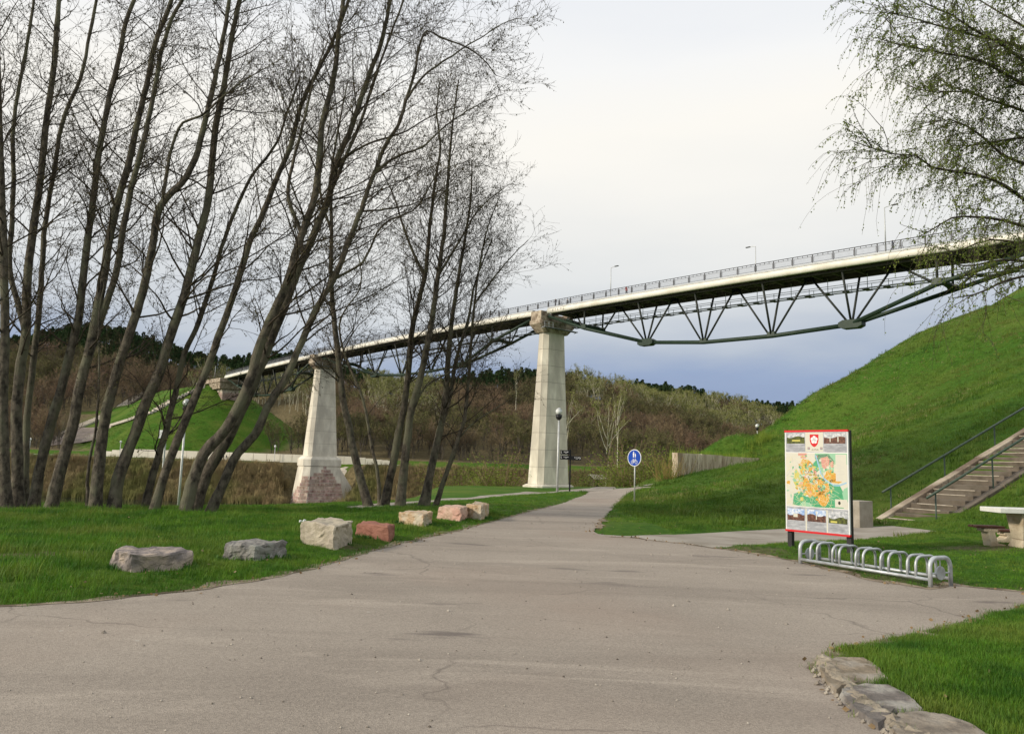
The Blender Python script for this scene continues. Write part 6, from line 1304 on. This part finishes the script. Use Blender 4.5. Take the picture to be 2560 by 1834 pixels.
# which belt: brown wood below, pale birches in groves, pines along the ridge
nb_ = nzf(x, y, .018, 3.); pxx = CX+F*x/y; grove = ((pxx > 1440) & (pxx < 1950)) | ((pxx > 480) & (pxx < 780)) | (np.abs(pxx-1010) < 90)
typ = np.where((sf > 160+30*nb_) & ((sf > 172) | ~grove), 'pine', np.where((sf > 100+60*nb_) & grove & (nzf(x, y, .05, 8.) > -.2), 'birch', np.where(nzf(x, y, .02, 12.)+.25*(sf < 75) > .06, 'olive', 'brown')))
vis_x = CX+F*(x/y)
def thin(mask, m): 
    i = np.where(mask)[0]; rng.shuffle(i); return i[:m]
pc_ = {k: proto_coll('wood_'+k, PM[k]) for k in ('brown', 'olive', 'birch', 'pine')}
for k, nm, lim, lb in (('brown', 'bare_wood', 2600, 'bare brown wood'), ('olive', 'budding_wood', 1500, 'budding wood')):
    i = thin(typ == k, lim); scatter(nm, v[i], pc_[k], 4, rng.uniform(.6, 1.05, len(i)), label='brown leafless wood covering the far hillside' if k == 'brown' else 'olive budding wood on the lower far hillside', cat='wood')
# pale birches and ridge pines one by one
i = thin(typ == 'birch', 700); fr_ = i[np.argsort(y[i]-.5*sf[i]*0)][:150]; rest = np.setdiff1d(i, fr_)
b0 = None
for j in fr_:
    o = link('birch_tree', PM['birch'][j % 4], None, tuple(v[j]), (0, 0, rng.uniform(0, 6.28))); s_ = rng.uniform(.6, 1.0); o.scale = (s_, s_, s_); tag(o, 'pale trunked birch with thin yellow green crown on the far hillside', 'tree', 'birches on the far hillside')
scatter('birch_wood', v[rest], pc_['birch'], 4, rng.uniform(.6, 1.0, len(rest)), label='yellow green birch wood on the far hillside', cat='wood')
i = thin((typ == 'pine'), 2600); sel = thin((typ == 'pine') & (sf > 165) & (sf < 215), 130); rest = np.setdiff1d(i, sel)
for j in sel:
    o = link('pine_tree', PM['pine'][j % 4], None, tuple(v[j]), (0, 0, rng.uniform(0, 6.28))); s_ = rng.uniform(.45, .9); o.scale = (s_, s_, s_); tag(o, 'dark green pine on the ridge of the far hill', 'tree', 'pines along the far ridge')
scatter('pine_wood', v[rest], pc_['pine'], 4, rng.uniform(.5, .85, len(rest)), label='dark pine wood along the far ridge', cat='wood')
# reeds and brush on the far river bank
x, y = rng.uniform(-190, 120, 60000), rng.uniform(200, 300, 60000); sf, onm = far_ok(x, y); dp = np.hypot(x-(B(S2, 3.4)[0]), y-B(S2, 3.4)[1]); keep = (sf > .5) & (sf < 14.5) & (dp > 11); v = np.c_[x, y, H(x, y)][keep][:6500]
scatter('reed_bed', v, proto_coll('reeds', PM['reed']), 5, rng.uniform(.5, 1.0, len(v)), label='brown reeds and brush along the far river bank', cat='reeds')
# named bushes
def bush(px, py, D, s_, lb, kind='bush', nm='bush', g='green bushes beyond the lawn'):
    q = at(px, py, D); o = link(nm, PM[kind][int(px) % 4], None, (q[0], q[1], q[2]), (0, 0, px*.37)); o.scale = (s_*1.25, s_*1.25, s_) if kind == 'bush' else (s_*.62, s_*.62, s_); tag(o, lb, 'bush' if kind == 'bush' else 'tree', g)
for px, py, D, s_, lb in ((1238,1225,160,3.0,'rounded yellow green bush left of the tall near pier'), (1455,1222,175,2.2,'yellow green bush right of the finger post'), (1530,1216,190,2.0,'low green bush right of the small shed'), (1600,1212,185,3.4,'broad green bush behind the round blue sign'), (1660,1207,180,3.4,'green bush left of the retaining wall'),
                       (1560,1214,200,4.2,'tall olive bush between the shed and the blue sign'), (1130,1235,170,2.6,'olive bush behind the middle clump of alders'), (1190,1230,185,2.4,'small olive bush right of the middle clump')):
    bush(px, py+18, D, s_, lb)
for px, py, D, s_, lb in ((1515,1216,210,1.45,'tall bare white birch rising beside the small shed'), (1542,1160,260,1.7,'pale forked poplar with bare limbs behind the white birch'), (1290,1010,300,1.0,'pale birch just left of the near pier halfway up the hill'), (1415,1130,240,1.2,'pale thin tree leaning beside the right edge of the near pier'),
                       (610,1010,330,1.1,'lone pale birch on the hill behind the far abutment'), (1012,1000,290,1.1,'pale birch among the brown wood behind the middle clump')):
    bush(px, py+8, D, s_, lb, 'birch', 'birch_tree', 'single pale trees on the far bank')
# willow bush with dry stems at the end of the wall
q = at(1672, 1203, 47); r = np.random.default_rng(3); k = 130; P = grow(np.c_[r.normal(0, .3, k), r.normal(0, .3, k), np.full(k, -.4)], unit(np.c_[r.normal(0, .28, k), r.normal(0, .28, k), np.ones(k)]), r.uniform(.9, 2.3, k), 5, .1, 0, r)
V, Fq = tubes(P, np.linspace(.014, .006, 5)[None].repeat(k, 0), 3); wb = empty('willow_bush', tuple(q), 0, 'yellow brown willow bush at the left end of the retaining wall', 'bush'); link('stems', mesh_np('stems', V, Fq, mat('willow_stem', (.22, .15, .05), (.34, .25, .09), 2, .8)), wb)
i = r.integers(0, k, 1300); p, _ = sample(P[i], r.random(1300)); V, Fq = crosses(p, r.uniform(.03, .08, 1300), None, r); link('leaves', mesh_np('leaves', V, Fq, yl), wb)['kind'] = 'stuff'

if False: pass

# litter, grit and dead leaves on the asphalt
n = 2600; x = rng.uniform(-9, 8, n); y = rng.uniform(3.6, 22, n); k = inside(x, y, ASPHW); x, y = x[k], y[k]; s_ = rng.uniform(.004, .014, len(x))*np.where(rng.random(len(x)) < .06, 2.2, 1)
Q = np.stack([np.c_[x-s_, y, np.full(len(x), .006)], np.c_[x, y-s_*.7, np.full(len(x), .006)], np.c_[x+s_, y, np.full(len(x), .006)], np.c_[x, y+s_*.6, np.full(len(x), .006)], np.c_[x, y, .006+s_*.8]], 1); Q[:, :, 2] += H(x, y)[:, None]
I_ = np.arange(len(x)*5).reshape(-1, 5); F_ = np.concatenate([I_[:, [0, 1, 4]], I_[:, [1, 2, 4]], I_[:, [2, 3, 4]], I_[:, [3, 0, 4]]])
tag(link('road_grit', mesh_np('road_grit', Q.reshape(-1, 3), F_, mat('road_grit', (.08, .065, .05), (.5, .45, .38), 9, .9))), 'fine grit and crumbs scattered over the asphalt', 'grit', kind='stuff')
n = 500; E2_ = ASPHW[:]; E2_ = np.array([q for q in E2_ if q[1] > 5 and -14 < q[0] < 9 and q[1] < 24]); q = E2_[rng.integers(0, len(E2_), n)]+rng.normal(0, .13, (n, 2)); V, Fq = crosses(np.c_[q, H(q[:, 0], q[:, 1])+.02], rng.uniform(.03, .06, n), unit(np.c_[rng.normal(0, 1, (n, 2)), rng.normal(0, .12, n)]), rng, .4)
tag(link('leaf_litter', mesh_np('leaf_litter', V, Fq, mat('dead_leaf', (.12, .075, .035), (.3, .21, .11), 8, .9))), 'dead leaves and crumbs along the edges of the asphalt', 'leaves', kind='stuff')
# tussocks and dry stalks on the slope
tz_c = proto_coll('tussock', [tuft(26, .22, .28, .03, MT['bladehill'], 1.0, 140+i) for i in range(3)]); p = pts_in(2600, 6, 46, 22, 74, lawn); p = p[nzf(p[:, 0], p[:, 1], .25, 4.) > -.1]; scatter('slope_tussocks', p, tz_c, 3, rng.uniform(.6, 1.5, len(p)))
p = pts_in(5000, 6, 46, 24, 74, lawn); p = p[nzf(p[:, 0], p[:, 1], .12, 14.) > .08]; scatter('dry_slope_grass', p, proto_coll('dry_tuft', [tuft(9, .2, .2, .018, MT['drystem'], 1.0, 150+i) for i in range(3)]), 3, rng.uniform(.4, 1.0, len(p)))
# small leaves and dandelions on the lawns
p = pts_in(900, -20, 9, 5, 24, lawn, .03); V, Fq = crosses(p, rng.uniform(.02, .05, len(p)), unit(np.c_[rng.normal(0, 1, (len(p), 2)), rng.normal(.3, .2, len(p))]), rng, .4)
tag(link('lawn_leaves', mesh_np('lawn_leaves', V, Fq, MT['drystem'])), 'small pale dead leaves lying in the lawns', 'leaves', kind='stuff')

x, y = rng.uniform(-170, -20, 30000), rng.uniform(225, 300, 30000); sf, onm = far_ok(x, y); rx, ry = x-T2[0], y-T2[1]; d_ = np.hypot(np.minimum(rx*BU[0]+ry*BU[1], 0), rx*BN[0]+ry*BN[1]); k = (sf > 27) & (d_ < 46); p = np.c_[x, y, H(x, y)][k]
scatter('mound_grass', p, hi_c, 6, rng.uniform(1.2, 3.2, len(p)))

# bare sandy verge between the asphalt and the turf
SEG = [q for q in ASPHW if (-24 < q[0] < 2.0 and 6 < q[1] < 40 and q[0] < .5+.04*q[1])]; SG2 = [q for q in ASPHW if q[0] > 2.4 and 5.2 < q[1] < 11.4 and q[0] < 12]; SG3 = [q for q in ASPHW if q[0] > 2.2 and 11.4 <= q[1] < 24 and q[0] < 12]
soilm = mat('sandy_soil', (.13, .095, .06), (.38, .31, .23), 5, .95, .6, 40, c3=(.09, .07, .04), s3=1.6)
for S_ in (SEG, SG2, SG3):
    A_ = np.array(S_); 
    if len(A_) < 4: continue
    t_ = np.gradient(A_, axis=0); t_ /= np.linalg.norm(t_, axis=1)[:, None]+1e-9; n_ = np.c_[-t_[:, 1], t_[:, 0]]; test = A_+n_*.15; fl_ = inside(test[:, 0], test[:, 1], ASPHW); n_ = np.where(fl_[:, None], -n_, n_)
    wv = .05+.22*np.clip(nzf(A_[:, 0], A_[:, 1], 1.7, 2.)+.25, 0, 1); iv = .03+.07*np.clip(nzf(A_[:, 0], A_[:, 1], 3.1, 6.)+.2, 0, 1)
    rows_ = [A_-n_*iv[:, None], A_+n_*.02, A_+n_*wv[:, None]*.5, A_+n_*wv[:, None]]; nA = len(A_)
    V_ = np.concatenate([np.c_[q, np.maximum(HG(q[:, 0], q[:, 1]), H(q[:, 0], q[:, 1]))+.009] for q in rows_]); ok_ = np.linalg.norm(np.diff(A_, axis=0), axis=1) < .5
    F_ = np.array([[a*nA+b, a*nA+b+1, (a+1)*nA+b+1, (a+1)*nA+b] for a in range(3) for b in range(nA-1) if ok_[b]])
    tag(link('verge_soil', mesh_np('verge_soil', V_, F_, soilm)), kind='structure')
